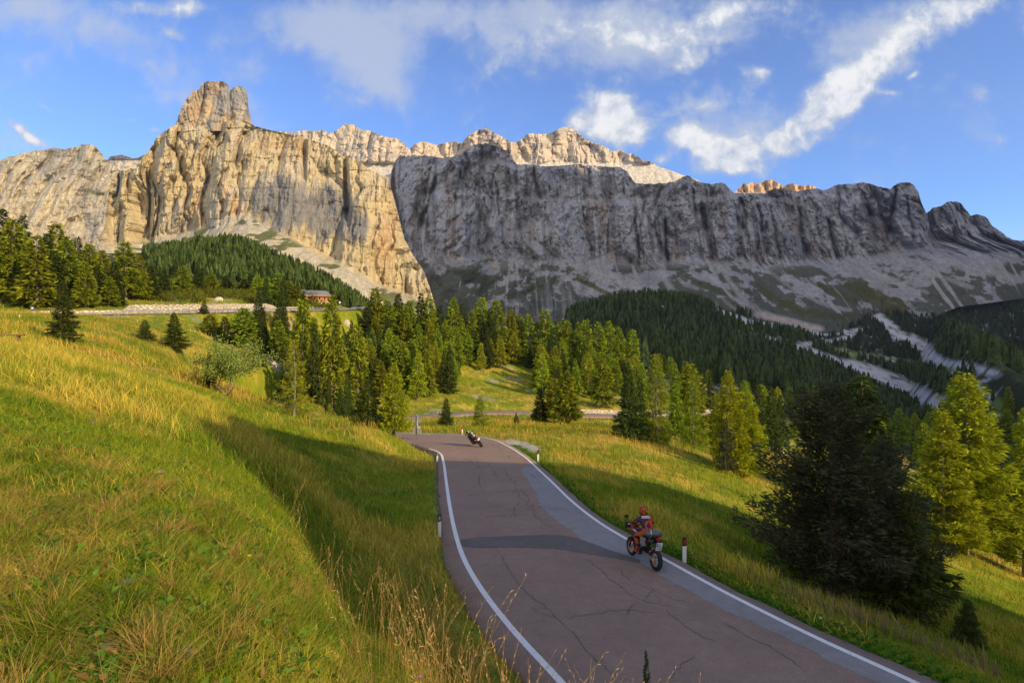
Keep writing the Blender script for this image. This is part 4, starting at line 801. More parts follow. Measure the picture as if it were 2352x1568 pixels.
# ---- far woods: one mass each
def tiny(seed, dark):
    g = np.random.default_rng(seed); V = []; Fc = []; C_ = []; nl = 5
    for l in range(nl):
        z0 = .08+.17*l; r = .19*(1-z0*.86)*g.uniform(.85, 1.15); k = 6; o = g.uniform(0, 6)
        for j in range(k):
            a = o+j*2*PI/k+g.normal(0, .15); rr = r*g.uniform(.7, 1.25); b = len(V)
            V += [(rr*math.cos(a)*1.0, rr*math.sin(a), z0-.03*g.random()), (rr*.75*math.cos(a+.9), rr*.75*math.sin(a+.9), z0+.02), (0, 0, min(1, z0+.36)), (rr*.75*math.cos(a-.5), rr*.75*math.sin(a-.5), z0+.03)]
            Fc.append((b, b+1, b+2, b+3)); c = np.array(dark)*g.uniform(.7, 1.3); C_ += [c*.9, c, c*1.25, c]
    return np.array(V), np.array(Fc), np.array(C_)
def wood(name, label, X, Y, H, W_, base, seed, ch=(.6, 1.4), hue=None):
    g = np.random.default_rng(seed); temps = [tiny(seed+i, base) for i in range(6)]; Z = ground(X, Y); VV = []; FF = []; CC = []; b = 0
    which = g.integers(6, size=len(X)); kcol = g.uniform(*ch, len(X))
    for i in range(6):
        ids = np.nonzero(which == i)[0]; V, Fc, cc = temps[i]; n = len(ids)
        if not n: continue
        a = g.uniform(0, 6.28, n); ca, sa = np.cos(a)[:, None], np.sin(a)[:, None]; h = H[ids][:, None]; w = (H*W_)[ids][:, None]
        x = (V[:, 0]*ca-V[:, 1]*sa)*w+X[ids][:, None]; y = (V[:, 0]*sa+V[:, 1]*ca)*w+Y[ids][:, None]; z = V[:, 2]*h+Z[ids][:, None]-.3
        VV.append(np.stack([x, y, z], -1).reshape(-1, 3)); FF.append((Fc[None]+(np.arange(n)*len(V))[:, None, None]+b).reshape(-1, 4)); b += n*len(V)
        c = cc[None]*kcol[ids][:, None, None]
        if hue is not None: c = c*(1-hue[ids][:, None, None])+np.array((.10, .125, .025))*hue[ids][:, None, None]
        CC.append(np.broadcast_to(c, (n, len(V), 3)).reshape(-1, 3))
    o = mesh_np(name, np.concatenate(VV), np.concatenate(FF), 4, m_leaf, col=np.concatenate(CC), smooth=False); tag(o, label, 'forest', kind='stuff'); return o
def scatter(n, pxr, Yr, keep, seed):
    g = np.random.default_rng(seed); px = g.uniform(*pxr, n); Y = np.sqrt(g.uniform(Yr[0]**2, Yr[1]**2, n)); X = u_(px)*Y; Z = ground(X, Y); py = HY-F*Z/Y
    k = keep(px, py, Y, X, g.random(n)); return X[k], Y[k], px[k], py[k]
def openness(px, py):
    r = np.zeros(px.shape)
    for pts_, a, b in RIV+MEA: r = np.maximum(r, strip(px, py, pts_, a*.8+2, b*.8+2))
    return r
def keep_valley(px, py, Y, X, u):
    den = 1-.9*sm(fbm(X*.012, Y*.012, 4, 61), .12, .35)*sm(Y, 1000, 1300)
    den = den*(1-.8*gmask(px, py, [(2170,835,40,14,-15,.9),(2290,850,50,12,-10,.9),(1590,745,9,40,12,1),(1545,712,10,20,20,.8),(1500,800,34,9,0,1.1)]))
    return (u < den) & (openness(px, py) < .12) & ~((px < 1300) & (Y > 450))
X, Y, px, py = scatter(17000, (1290, 2420), (400, 1330), keep_valley, 91)
hv = np.clip(sm(fbm(X*.01, Y*.01, 3, 93), .1, .5)*.35+sm(620-Y, 0, 200)*.25, 0, 1)*np.random.default_rng(3).random(len(X))
wood('forest', 'dark conifer forest covering the shaded hill and valley sides below the grey rock wall', X, Y, np.random.default_rng(4).uniform(7, 19, len(X))*(1+.25*fbm(X*.02, Y*.02, 3, 96)), np.random.default_rng(14).uniform(.8, 1.5, len(X)), (.058, .078, .030), 95, ch=(.4, 1.7), hue=hv)
X, Y, px, py = scatter(13000, (1700, 2480), (1330, 2350), lambda px, py, Y, X, u: (openness(px, py) < .2) & (u < .25+.75*sm(px, 1980, 2120)+.3*(py > 720)) & (py > 640), 97)
wood('forest', 'distant dark conifer forest on the far side of the gravel river at the right', X, Y, np.random.default_rng(6).uniform(9, 21, len(X)), np.random.default_rng(16).uniform(.8, 1.6, len(X)), (.050, .068, .030), 99)
X, Y, px, py = scatter(5200, (330, 880), (285, 690), lambda px, py, Y, X, u: (u < .95) & (fbm(X*.04, Y*.04, 4, 71) < .16) & (Y > 290+.0*px), 101)
wood('forest', 'sunlit conifer wood on the triangular hill below the yellow rock wall', X, Y, np.random.default_rng(7).uniform(4.5, 12, len(X)), np.random.default_rng(17).uniform(.8, 1.6, len(X)), (.058, .080, .021), 103, ch=(.35, 1.7))
# dwarf pine scrub on the slope above the upper road
def scrub():
    X, Y, px, py = scatter(2600, (215, 760), (166, 300), lambda px, py, Y, X, u: (Y > 165+.07*(px-250)) & (u < .9) & ~((px > 470) & (px < 620) & (Y < 200)), 105)
    g = np.random.default_rng(8); m = 26; n = len(X); Z = ground(X, Y); h = g.uniform(.9, 2.3, n)*(1+.7*(g.random(n) < .08))
    o = g.normal(0, 1, (n, m, 3)); o /= np.linalg.norm(o, axis=2)[..., None]; o[..., 2] = np.abs(o[..., 2]); q = o*np.stack([h*1.0, h*1.0, h], 1)[:, None]*g.uniform(.5, 1, (n, m, 1)); q += np.stack([X, Y, Z], 1)[:, None]
    d = o+g.normal(0, .4, (n, m, 3)); d[..., 2] += 1.1; c = np.array((.105, .140, .020))*g.uniform(.6, 1.4, (n, 1, 1))*g.uniform(.8, 1.2, (n, m, 1)); r = g.random(n) < .08; c[r] *= np.array((1.5, .85, .8))
    V, Fc = sprays(q.reshape(-1, 3), d.reshape(-1, 3), g.uniform(.6, 1.2, n*m), g.uniform(.22, .45, n*m), g.normal(0, 1, (n*m, 3)), .0)
    o = mesh_np('dwarf_pine_scrub', V, Fc, 4, m_leaf, col=np.repeat(c.reshape(-1, 3), 4, 0), smooth=False); tag(o, 'low green dwarf pine scrub covering the sunny slope above the stone wall', 'scrub', kind='stuff')
scrub()
# ---- leafy bushes
def bush(name, X, Y, H, R, label, seed, colr, nl=5200, ls=.14, trunks=3):
    g = np.random.default_rng(seed); z = gz(X, Y); root = bpy.data.objects.new(name, None); C.objects.link(root); root.location = (X, Y, z-.05); tag(root, label, 'bush')
    paths = []; rad = []; ends = []
    for i in range(trunks):
        a = g.uniform(0, 6.28); p0 = np.array([.12*math.cos(a), .12*math.sin(a), 0]); p1 = np.array([.35*R*math.cos(a), .35*R*math.sin(a), .42*H]); m_ = (p0+p1)/2+g.normal(0, .05*H, 3); paths.append([p0, m_, p1]); rad.append([.05*H/3, .04*H/3, .03*H/3])
        for j in range(7):
            e = p1+np.array([g.normal(0, .55*R), g.normal(0, .55*R), g.uniform(.05, .55)*H]); ends.append((p1, e)); paths.append([p1, (p1+e)/2+g.normal(0, .06*R, 3), e]); rad.append([.022*H/3, .014*H/3, .006*H/3])
    V, Fc = tubes(paths, rad, 5); mesh_np('trunk', V, Fc, 4, m_bark2, root)
    k = g.integers(len(ends), size=nl); A = np.array([e[0] for e in ends])[k]; B = np.array([e[1] for e in ends])[k]; t_ = g.uniform(.25, 1.15, nl)[:, None]
    q = A+(B-A)*t_+g.normal(0, .16*R, (nl, 3)); d = g.normal(0, .6, (nl, 3)); d[:, 2] += .7
    V, Fc = sprays(q, d, g.uniform(.6, 1.3, nl)*ls, g.uniform(.4, .7, nl)*ls, g.normal(0, 1, (nl, 3)), .1); c = np.array(colr)*g.uniform(.6, 1.45, (nl, 1))
    mesh_np('crown', V, Fc, 4, m_leaf, root, col=np.repeat(c, 4, 0), smooth=False)
bush('bush', u_(522)*44, 44, 4.0, 2.0, 'leafy light green bush with thin crooked stems on the meadow', 301, WI, 9000, .17)
bush('bush', u_(640)*112, 112, 5.2, 3.4, 'grey-green round bush among the conifers below the guardrail', 302, (.12, .13, .06), 3000, .3)
bush('bush', u_(705)*232, 232, 4.6, 4.2, 'brownish bush hiding the foot of the timber house', 303, (.14, .11, .02), 2200, .5)
bush('bush', u_(668)*226, 226, 3.8, 3.6, 'orange-tinged bush left of the timber house', 304, (.16, .10, .02), 1800, .5)
# ---------------------------------------------------------------- grass
def blades(name, label, X, Y, H, Wd, col, seed, lean=.45, seg=2, flat=None):
    g = np.random.default_rng(seed); n = len(X); Z = ground(X, Y)-.01
    a = g.uniform(0, 2*PI, n); wind = np.stack([g.normal(-.25, .5, n), g.normal(.1, .5, n)], 1); L = lean*(.4+.9*g.random(n))
    tip = np.stack([wind[:, 0]*L*H*2, wind[:, 1]*L*H*2, H*(1-.35*L)], 1); wv = np.stack([np.cos(a), np.sin(a), np.zeros(n)], 1)*Wd[:, None]/2
    B = np.stack([X, Y, Z], 1); rows_ = []; ts = np.linspace(0, 1, seg+1)
    for t_ in ts:
        c = B+np.stack([tip[:, 0]*t_**1.7, tip[:, 1]*t_**1.7, tip[:, 2]*t_], 1); w = (1-t_)**.6 if t_ < 1 else .12
        rows_ += [c-wv*w, c+wv*w]
    V = np.stack(rows_, 1).reshape(-1, 3); m = 2*(seg+1)
    f = np.array([(2*k, 2*k+1, 2*k+3, 2*k+2) for k in range(seg)]); Fc = (f[None]+(np.arange(n)*m)[:, None, None]).reshape(-1, 4)
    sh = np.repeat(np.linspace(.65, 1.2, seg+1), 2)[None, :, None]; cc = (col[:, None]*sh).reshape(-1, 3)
    o = mesh_np(name, V, Fc, 4, m_grass, col=cc, smooth=False); tag(o, label, 'grass', kind='stuff'); return o
def gpts(n, Yr, seed, pw=2.0, pxr=(-160, 2520), margin=.16, thr=None):
    g = np.random.default_rng(seed); px = g.uniform(*pxr, n); Y = (g.uniform(Yr[0]**pw, Yr[1]**pw, n))**(1/pw); X = u_(px)*Y
    d, _ = road_near(X, Y, 4.0); k = d > margin*g.uniform(.2, 1.3, n)
    k = k & (g.random(len(X)) > layby(X, Y, d)*.93)
    return X[k], Y[k], px[k]
def gcol(X, Y, g, amp=.5):
    c = grass_rgb(X, Y); n = len(X); s = straw(X, Y)
    dry = g.random(n) < .06+.55*s; c[dry] = c[dry]*.35+STRAW*g.uniform(.75, 1.35, (dry.sum(), 1))*.75
    gr = (~dry) & (g.random(n) < .5); c[gr] = c[gr]*.5+np.array((.105, .19, .016))*.6
    return c*g.uniform(1-amp, 1+amp, (n, 1))*1.25
def field(name, label, n, Yr, h, w, seed, seg=2, lean=.45, pw=2.0, clump=.5):
    g = np.random.default_rng(seed); X, Y, px = gpts(n, Yr, seed+1, pw)
    tu = vn(X*3.1, Y*3.1, 901)*.6+fbm(X*.5, Y*.5, 3, 903)*.5+.3; k = g.random(len(X)) < np.clip(.35+clump*tu, .12, 1); X, Y = X[k], Y[k]; tu = tu[k]
    st = straw(X, Y); hh = h*(.55+.9*g.random(len(X)))*(.6+.7*np.clip(tu, 0, 1.2))*(1+.7*st*sm(Y, 9, 16))
    d, _ = road_near(X, Y, 4.0); hh = hh*(.6+.4*sm(d, .1, 1.0))
    blades(name, label, X, Y, hh, w*(.7+.6*g.random(len(X))), gcol(X, Y, g), seed+2, lean, seg)
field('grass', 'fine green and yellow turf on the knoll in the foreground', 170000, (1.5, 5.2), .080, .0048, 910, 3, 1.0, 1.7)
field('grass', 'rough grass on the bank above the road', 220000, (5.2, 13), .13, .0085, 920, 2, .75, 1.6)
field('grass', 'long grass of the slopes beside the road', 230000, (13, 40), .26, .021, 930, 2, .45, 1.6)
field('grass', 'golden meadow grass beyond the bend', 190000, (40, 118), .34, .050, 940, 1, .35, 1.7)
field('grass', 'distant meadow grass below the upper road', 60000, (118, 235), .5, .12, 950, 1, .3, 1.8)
# low broad-leaved herbs among the blades
def herbs():
    g = np.random.default_rng(940); nc = 1500; Yc = g.uniform(1.6, 16, nc)**1.0; Xc = u_(g.uniform(-150, 1300, nc))*Yc; m = 9; X = (Xc[:, None]+g.normal(0, .045, (nc, m))).ravel(); Y = (Yc[:, None]+g.normal(0, .045, (nc, m))).ravel()
    d, _ = road_near(X, Y, 3.0); k = d > .4; X, Y = X[k], Y[k]; n = len(X); P0 = np.stack([X, Y, ground(X, Y)+g.uniform(.01, .05, n)], 1); dr = g.normal(0, 1, (n, 3)); dr[:, 2] = np.abs(dr[:, 2])*.6+.35
    V, Fc = sprays(P0, dr, g.uniform(.04, .11, n), g.uniform(.018, .045, n), g.normal(0, 1, (n, 3)), .3); c = np.array((.12, .21, .03))*g.uniform(.5, 1.4, (n, 1)); r = g.random(n) < .12; c[r] = np.array((.30, .17, .06))
    o = mesh_np('herbs', V, Fc, 4, m_grass, col=np.repeat(c, 4, 0), smooth=False); tag(o, 'small broad-leaved herbs low among the grass of the near slope', 'herbs', kind='stuff')
herbs()
# arching tussocks in the near turf
def tussocks():
    g = np.random.default_rng(955); n = 420; Y0 = g.uniform(1.9, 7.5, n); px0 = np.r_[g.uniform(-150, 1150, n-60), g.normal(900, 60, 60)]; Y0[-60:] = g.uniform(2.4, 4.5, 60); X0 = u_(px0)*Y0; X = []; Y = []; H = []; cc = []; wv_ = []
    P_ = []
    for i in range(n):
        m = int(g.uniform(60, 150)); r = g.uniform(.03, .12); a = g.uniform(0, 2*PI, m); rr = r*np.sqrt(g.random(m)); X.append(X0[i]+rr*np.cos(a)); Y.append(Y0[i]+rr*np.sin(a)); h = g.uniform(.10, .24)*g.uniform(.6, 1.15, m); H.append(h)
        base = (np.array((.12, .20, .012)) if g.random() < .55 else np.array((.40, .31, .07)) if g.random() < .6 else np.array((.24, .25, .03)))*g.uniform(.7, 1.25); c = base*g.uniform(.6, 1.4, (m, 1)); dr = g.random(m) < .2; c[dr] = np.array((.46, .35, .10))*g.uniform(.6, 1.2, (dr.sum(), 1)); cc.append(c)
    X, Y, H, cc = map(np.concatenate, (X, Y, H, cc)); d, _ = road_near(X, Y, 3.0); k = d > .5
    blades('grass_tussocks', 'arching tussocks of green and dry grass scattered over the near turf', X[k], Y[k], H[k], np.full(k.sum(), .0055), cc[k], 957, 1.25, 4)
tussocks()
# tall dry stalks with seed heads standing over the bank
def stalks():
    g = np.random.default_rng(960); n = 2080; px = np.r_[g.normal(1080, 190, 1000), g.uniform(850, 1600, 350), g.uniform(-60, 740, 450), g.uniform(960, 1720, 280)]; Y = np.r_[g.uniform(3.5, 11, 1000), g.uniform(3.5, 10, 350), g.uniform(9, 30, 450), g.uniform(2.6, 4.4, 280)]; TALL = np.r_[np.zeros(1800), np.ones(280)]
    X = u_(px)*Y; d, _ = road_near(X, Y, 4.0); k = (d > .1) & ((g.random(len(X)) < .55) | (Y > 11)); X, Y, TALL = X[k], Y[k], TALL[k]; n = len(X); Z = ground(X, Y); P_ = []; R_ = []; hd = []
    for i in range(n):
        H = g.uniform(.5, 1.05)*(1 if Y[i] < 12 else .7) if not TALL[i] else g.uniform(.8, 1.4); a = g.normal(0, .5); b = g.normal(.15, .5); L = g.uniform(.08, .42)*H; ts = np.linspace(0, 1, 5)
        p = np.stack([X[i]+L*math.sin(a*2)*ts**2, Y[i]+L*.6*b*ts**2, Z[i]+H*(ts-.10*ts**3)], 1); P_.append(p); R_.append(np.full(5, .0011+.00012*Y[i])*(1-.4*ts))
        dr = p[-1]-p[-2]; dr /= np.linalg.norm(dr); hd.append((p[-1], dr, H))
    V, Fc = tubes(P_, R_, 3); A = []; D = []; L_ = []; W_ = []
    for p, d_, H in hd:
        for q in range(7): A.append(p-d_*H*.03*q); D.append(d_+g.normal(0, .28, 3)); L_.append(.035*g.uniform(.7, 1.3)); W_.append(.006)
    V2, F2 = sprays(np.array(A), np.array(D), np.array(L_), np.array(W_), g.normal(0, 1, (len(A), 3)), .1)
    c = np.r_[np.tile((.46, .32, .10), (len(V), 1)), np.tile((.55, .40, .17), (len(V2), 1))]
    o = mesh_np('dry_grass', np.r_[V, V2], np.r_[Fc, F2+len(V)], 4, m_grass, col=c, smooth=False); tag(o, 'tall dry straw stalks with seed heads leaning over the road bank', 'grass', kind='stuff')
stalks()
# brown seeding weeds on the verge under the big pine
def weeds():
    g = np.random.default_rng(970); n = 1500; px = np.r_[g.uniform(1560, 2300, 1000), g.uniform(1330, 1640, 500)]; base = np.interp(px, [1330,1640,2300], [23, 15.2, 11.6]); Y = base+np.abs(g.normal(0, 1.3, n))*1.0+.3
    X = u_(px)*Y; d, _ = road_near(X, Y, 6.0); k = (d > .8) & (d < 3.6); X, Y = X[k], Y[k]; n = len(X)
    blades('weeds', 'brown seeding weeds along the far verge under the big dark pine', X, Y, g.uniform(.3, .75, n), g.uniform(.012, .03, n), np.array((.34, .235, .12))*g.uniform(.5, 1.3, (n, 1)), 971, .3, 2)
weeds()
# broad-leaved green plants on the verge edge
def verge():
    g = np.random.default_rng(975); n = 26000; Y = g.uniform(9.5, 56, n)**1.0; i = g.integers(0, len(near_c), n); off = near_hw[i]+.42+np.abs(g.normal(0, .45, n)); q = near_c[i]+N_[i]*off[:, None]; X, Y = q[:, 0], q[:, 1]
    k = (Y > 8) & (Y < 50); X, Y = X[k], Y[k]; n = len(X); Z = ground(X, Y); h = g.uniform(.03, .16, n)
    P0 = np.stack([X, Y, Z+h*.3], 1); d = g.normal(0, 1, (n, 3)); d[:, 2] = np.abs(d[:, 2])*.8+.3
    V, Fc = sprays(P0, d, g.uniform(.06, .17, n), g.uniform(.03, .08, n), g.normal(0, 1, (n, 3)), .2); c = np.array((.085, .19, .02))*g.uniform(.6, 1.4, (n, 1))
    o = mesh_np('verge_plants', V, Fc, 4, m_grass, col=np.repeat(c, 4, 0), smooth=False); tag(o, 'low bright green plants along the outer edge of the road', 'verge plants', kind='stuff')
verge()
# flowers in the near turf
m_pink = mat_plain('pink_petal', (.55, .10, .42), .7); m_yel = mat_plain('yellow_petal', (.65, .42, .03), .7); m_stem = mat_plain('stem', (.10, .16, .02), .8)
def flower(px, Y, mat, label, r=.013, h=.14):
    x, y, z = at(px, Y); root = bpy.data.objects.new('flower', None); C.objects.link(root); root.location = (x, y, z); tag(root, label, 'flower')
    V, Fc = tubes([[(0, 0, 0), (.004, 0, h*.5), (0, .006, h)]], [[.0012]*3], 5); mesh_np('stem', V, Fc, 4, m_stem, root)
    g = np.random.default_rng(int(px)); n = 16; a = np.arange(n)*2*PI/n; d = np.stack([np.cos(a), np.sin(a), g.uniform(.1, .9, n)], 1)
    V, Fc = sprays(np.tile((0, .006, h), (n, 1)), d, np.full(n, r*1.2), np.full(n, r*.6), np.tile((0, 0, 1.), (n, 1)), .2); mesh_np('petals', V, Fc, 4, mat, root, smooth=False)
flower(366, 6.4, m_pink, 'pink flower in the green turf at the left', .026, .2)
flower(572, 5.0, m_yel, 'single yellow flower head in the middle of the foreground turf', .02)
flower(965, 5.0, m_pink, 'purple flower nearest the crest of the lit turf', .02, .2)
flower(1042, 5.0, m_pink, 'purple flower low on the shaded bank beside the straw stalks', .02, .2)
flower(210, 9.0, m_pink, 'pale pink flower far up the left turf', .03, .25)
# ---------------------------------------------------------------- small-object mesh builder
class MB:
    def __init__(s): s.bm = bmesh.new()
    def _add(s, tmp, M=None, bev=0.0, seg=2):
        if bev > 0: bmesh.ops.bevel(tmp, geom=tmp.edges[:], offset=bev, segments=seg, affect='EDGES', profile=.6)
        if M is not None: tmp.transform(M)
        me = bpy.data.meshes.new('t'); tmp.to_mesh(me); tmp.free(); s.bm.from_mesh(me); bpy.data.meshes.remove(me); return s
    def box(s, c, d, rot=(0, 0, 0), bev=0.0, taper=None):
        t_ = bmesh.new(); bmesh.ops.create_cube(t_, size=1)
        for v in t_.verts:
            if taper and v.co.z > 0: v.co.x *= taper; v.co.y *= taper
            v.co = Vector((v.co.x*d[0], v.co.y*d[1], v.co.z*d[2]))
        from mathutils import Euler
        return s._add(t_, Matrix.Translation(c) @ Euler(rot).to_matrix().to_4x4(), bev)
    def tube(s, path, r, k=8):
        r = [r]*len(path) if not hasattr(r, '__len__') else r; V, Fc = tubes([path], [r], k); t_ = bmesh.new(); vs = [t_.verts.new(v) for v in V]
        for f in Fc: t_.faces.new([vs[i] for i in f])
        n = len(path); t_.faces.new(vs[:k][::-1]); t_.faces.new(vs[(n-1)*k:]); return s._add(t_)
    def prism(s, poly, w, M=None, bev=0.0, mid=None):
        """outline in x,z pushed out to both sides in y"""
        t_ = bmesh.new(); a = [t_.verts.new((x, -w/2, z)) for x, z in poly]; b = [t_.verts.new((x, w/2, z)) for x, z in poly]; n = len(poly)
        t_.faces.new(a); t_.faces.new(b[::-1])
        for i in range(n): t_.faces.new((a[i], b[i], b[(i+1) % n], a[(i+1) % n]))
        bmesh.ops.recalc_face_normals(t_, faces=t_.faces[:]); return s._add(t_, M, bev)
    def ring(s, c, R, r, axis='y', k=28, j=10, sq=1.0):
        V = []; ang = np.arange(k)*2*PI/k; an2 = np.arange(j)*2*PI/j
        for a in ang:
            for b in an2:
                rr = R+r*math.cos(b)*.85; V.append((c[0]+rr*math.cos(a), c[1]+r*sq*math.sin(b), c[2]+rr*math.sin(a)))
        t_ = bmesh.new(); vs = [t_.verts.new(v) for v in V]
        for i in range(k):
            for q in range(j): t_.faces.new((vs[i*j+q], vs[((i+1) % k)*j+q], vs[((i+1) % k)*j+(q+1) % j], vs[i*j+(q+1) % j]))
        return s._add(t_)
    def ball(s, c, d, rot=(0, 0, 0), u=16, v=10):
        from mathutils import Euler
        t_ = bmesh.new(); bmesh.ops.create_uvsphere(t_, u_segments=u, v_segments=v, radius=.5)
        for q in t_.verts: q.co = Vector((q.co.x*d[0], q.co.y*d[1], q.co.z*d[2]))
        return s._add(t_, Matrix.Translation(c) @ Euler(rot).to_matrix().to_4x4())
    def out(s, name, mat, parent=None, smooth=False, colf=None):
        me = bpy.data.meshes.new(name); bmesh.ops.recalc_face_normals(s.bm, faces=s.bm.faces[:]); s.bm.to_mesh(me); s.bm.free()
        if smooth:
            for p in me.polygons: p.use_smooth = True
        if colf is not None:
            at_ = me.color_attributes.new('col', 'FLOAT_COLOR', 'POINT')
            for i, v in enumerate(me.vertices): at_.data[i].color = (*colf(v.co), 1)
        me.materials.append(mat); o = bpy.data.objects.new(name, me); C.objects.link(o)
        if parent is not None: o.parent = parent
        return o
def root_(name, label, cat, loc, rot=(0, 0, 0), group=None):
    o = bpy.data.objects.new(name, None); C.objects.link(o); o.location = loc; o.rotation_euler = rot; o.empty_display_size = .3; return tag(o, label, cat, group)
def text_(parent, txt, size, loc, rot, mat, name='lettering', align='CENTER', depth=.002):
    cu_ = bpy.data.curves.new(name, 'FONT'); cu_.body = txt; cu_.size = size; cu_.align_x = align; cu_.align_y = 'CENTER'; cu_.extrude = depth; cu_.resolution_u = 2
    tmp = bpy.data.objects.new(name, cu_); C.objects.link(tmp); dg = bpy.context.evaluated_depsgraph_get(); me = bpy.data.meshes.new_from_object(tmp.evaluated_get(dg)); bpy.data.objects.remove(tmp)
    me.name = name; me.materials.clear(); me.materials.append(mat); o = bpy.data.objects.new(name, me); C.objects.link(o); o.parent = parent; o.location = loc; o.rotation_euler = rot; return o
def find(px, py, y0=2.0, y1=400.0):
    Y = np.exp(np.linspace(math.log(y0), math.log(y1), 4000)); X = u_(px)*Y; z = ground(X, Y); i = np.nonzero(HY-F*z/Y <= py)[0]; i = i[0] if len(i) else len(Y)-1
    return float(X[i]), float(Y[i]), float(z[i])
M_ = {k: mat_plain(k, *v) for k, v in dict(white_paint=((.72, .73, .72), .5), black_plastic=((.020, .020, .022), .5), red_reflector=((.50, .015, .010), .35), grey_reflector=((.45, .46, .48), .3), galv=((.36, .38, .40), .45, .6), galv_back=((.20, .215, .20), .7),
    dark_steel=((.05, .05, .055), .4, .7), alu=((.48, .46, .42), .35, .8), rubber=((.018, .018, .018), .85), orange_rim=((.62, .17, .03), .4), black_rim=((.03, .03, .03), .4), orange_paint=((.46, .085, .010), .35), purple_dark=((.11, .025, .075), .35), red_paint=((.42, .02, .015), .3), black_paint=((.018, .017, .018), .25),
    silver=((.55, .55, .56), .3, .8), plate_white=((.75, .76, .78), .4), blue=((.02, .08, .45), .4), glass=((.02, .03, .035), .08), wood=((.46, .17, .045), .7), wood_dark=((.16, .085, .045), .85), slate=((.17, .17, .175), .8), cream=((.62, .55, .42), .8), tail_red=((.6, .01, .01), .3),
    car_white=((.75, .76, .76), .25), car_dark=((.035, .03, .035), .25), bag_grey=((.10, .105, .11), .35), bag_beige=((.24, .21, .18), .9), yellow_strap=((.55, .42, .06), .6), white_cloth=((.68, .68, .66), .8), leather=((.03, .03, .033), .5), lamp_glass=((.7, .72, .7), .15), skin=((.5, .3, .2), .6)).items()}
# stone: coursed blocks
m_stone, n, p = mat_new('stone', rough=.95); tcn = n.new('ShaderNodeTexCoord'); mp = n.new('ShaderNodeMapping'); n.l.new(tcn.outputs['Object'], mp.inputs[0]); mp.inputs['Scale'].default_value = (1.0, 1.0, 2.2)
vo = n.new('ShaderNodeTexVoronoi', feature='DISTANCE_TO_EDGE'); n.l.new(mp.outputs[0], vo.inputs['Vector']); vo.inputs['Scale'].default_value = 1.0
vc = n.new('ShaderNodeTexVoronoi'); n.l.new(mp.outputs[0], vc.inputs['Vector']); vc.inputs['Scale'].default_value = 1.0
cc = n.mix(vc.outputs['Color'], (.64, .57, .45, 1), (.50, .44, .35, 1)); cc = n.mix(n.ramp(vo.outputs[0], .02, .10), (.24, .21, .16, 1), cc); n.l.new(cc, p.inputs['Base Color'])
bb = n.new('ShaderNodeBump'); bb.inputs['Strength'].default_value = 1; bb.inputs['Distance'].default_value = .12; n.l.new(n.ramp(vo.outputs[0], .0, .14), bb.inputs['Height']); n.l.new(bb.outputs[0], p.inputs['Normal'])
m_boulder = mat_plain('pale_boulder', (.50, .45, .37), .95, var=.45, scale=2.5)

# ---- roadside marker posts
def marker(px, pyb, pyt, red, label, tilt=0.0, z_add=0):
    x, y, z = find(px, pyb); H = min(1.15, max(.45, (pyb-pyt)*y/F)); zt = z
    r = root_('marker_post', label, 'marker post', (x, y, z), (0, tilt, math.atan2(-x, y)*.6), 'roadside marker posts'); w = .12; t_ = .10
    b = MB(); b.prism([(-w/2, -.25), (w/2, -.25), (w/2, H*.70), (-w/2, H*.66)], t_, bev=.012); b.out('shaft', M_['white_paint'], r)
    b = MB(); b.prism([(-w/2-.001, H*.66), (w/2+.001, H*.70), (w/2+.001, H*.985), (0, H), (-w/2-.001, H*.965)], t_+.004, bev=.008); b.out('cap', M_['black_plastic'], r)
    b = MB(); b.box((0, -t_/2-.004, H*.835), (.055, .008, H*.17)); b.out('reflector', M_['red_reflector' if red else 'grey_reflector'], r)
    return r
marker(1572, 1295, 1233, True, 'white post with black cap and red reflector beside the orange motorcyclist')
marker(1236, 1062, 1033, True, 'white post with red reflector at the right edge of the road before the bend')
marker(1010, 1231, 1180, False, 'nearer of the two black-capped white posts in the grass left of the road')
marker(1004.5, 1062, 1039, False, 'farther of the two black-capped white posts in the grass left of the road')
rb = marker(1062, 997, 980, True, 'red-topped white post on the outer edge of the bend, left of the leaning motorcyclist')
for c_ in rb.children:
    if c_.name.startswith('cap'): c_.data.materials[0] = M_['red_reflector']
marker(1005, 951, 944, False, 'tiny white post at the far edge of the lower road, right of the sign post')
marker(1119, 952, 946, False, 'tiny white post at the near edge of the lower road, right of the sparse tree')
marker(45, 728, 720, True, 'tiny white and red post beside the upper road at the far left')
# ---- double warning sign seen from behind
x, y, z = 54*u_(959.4), 53.6, None; z = gz(x, y); px_m = F/y; top = -(951-HY)/px_m
r = root_('road_sign', 'grey backs of two stacked triangular road signs on a pole at the bend', 'road sign', (x, y, z), (0, 0, .08)); Hs = top-z
MB().tube([(0, 0, -.2), (0, 0, Hs-.12)], .035, 12).out('pole', M_['galv'], r, True)
MB().box((-.075, .03, Hs-1.0), (.07, .03, 1.75), bev=.004).out('stiffener', M_['black_plastic'], r)
s_w = 21.5/px_m; h1 = 19/px_m; M0 = Matrix.Translation((0, .05, 0))
b = MB(); b.prism([(-s_w/2, Hs-h1), (s_w/2, Hs-h1), (s_w/2*.93, Hs-h1*.86), (.035, Hs), (-.035, Hs), (-s_w/2*.93, Hs-h1*.86)], .03, M0, .004); pl = b.out('plate', M_['galv_back'], r)
b = MB(); lb = Hs-h1-.01; hh = 27/px_m; b.prism([(-s_w/2, lb-hh), (s_w/2, lb-hh), (s_w/2, lb-hh*.68), (.04, lb), (-.04, lb), (-s_w/2, lb-hh*.68)], .03, M0, .004); b.out('plate', M_['galv_back'], r)
for zz in (Hs-h1*.5, Hs-h1*.95, lb-hh*.35, lb-hh*.8): MB().box((.02, .0, zz), (.16, .05, .03)).out('bracket', M_['galv'], r)
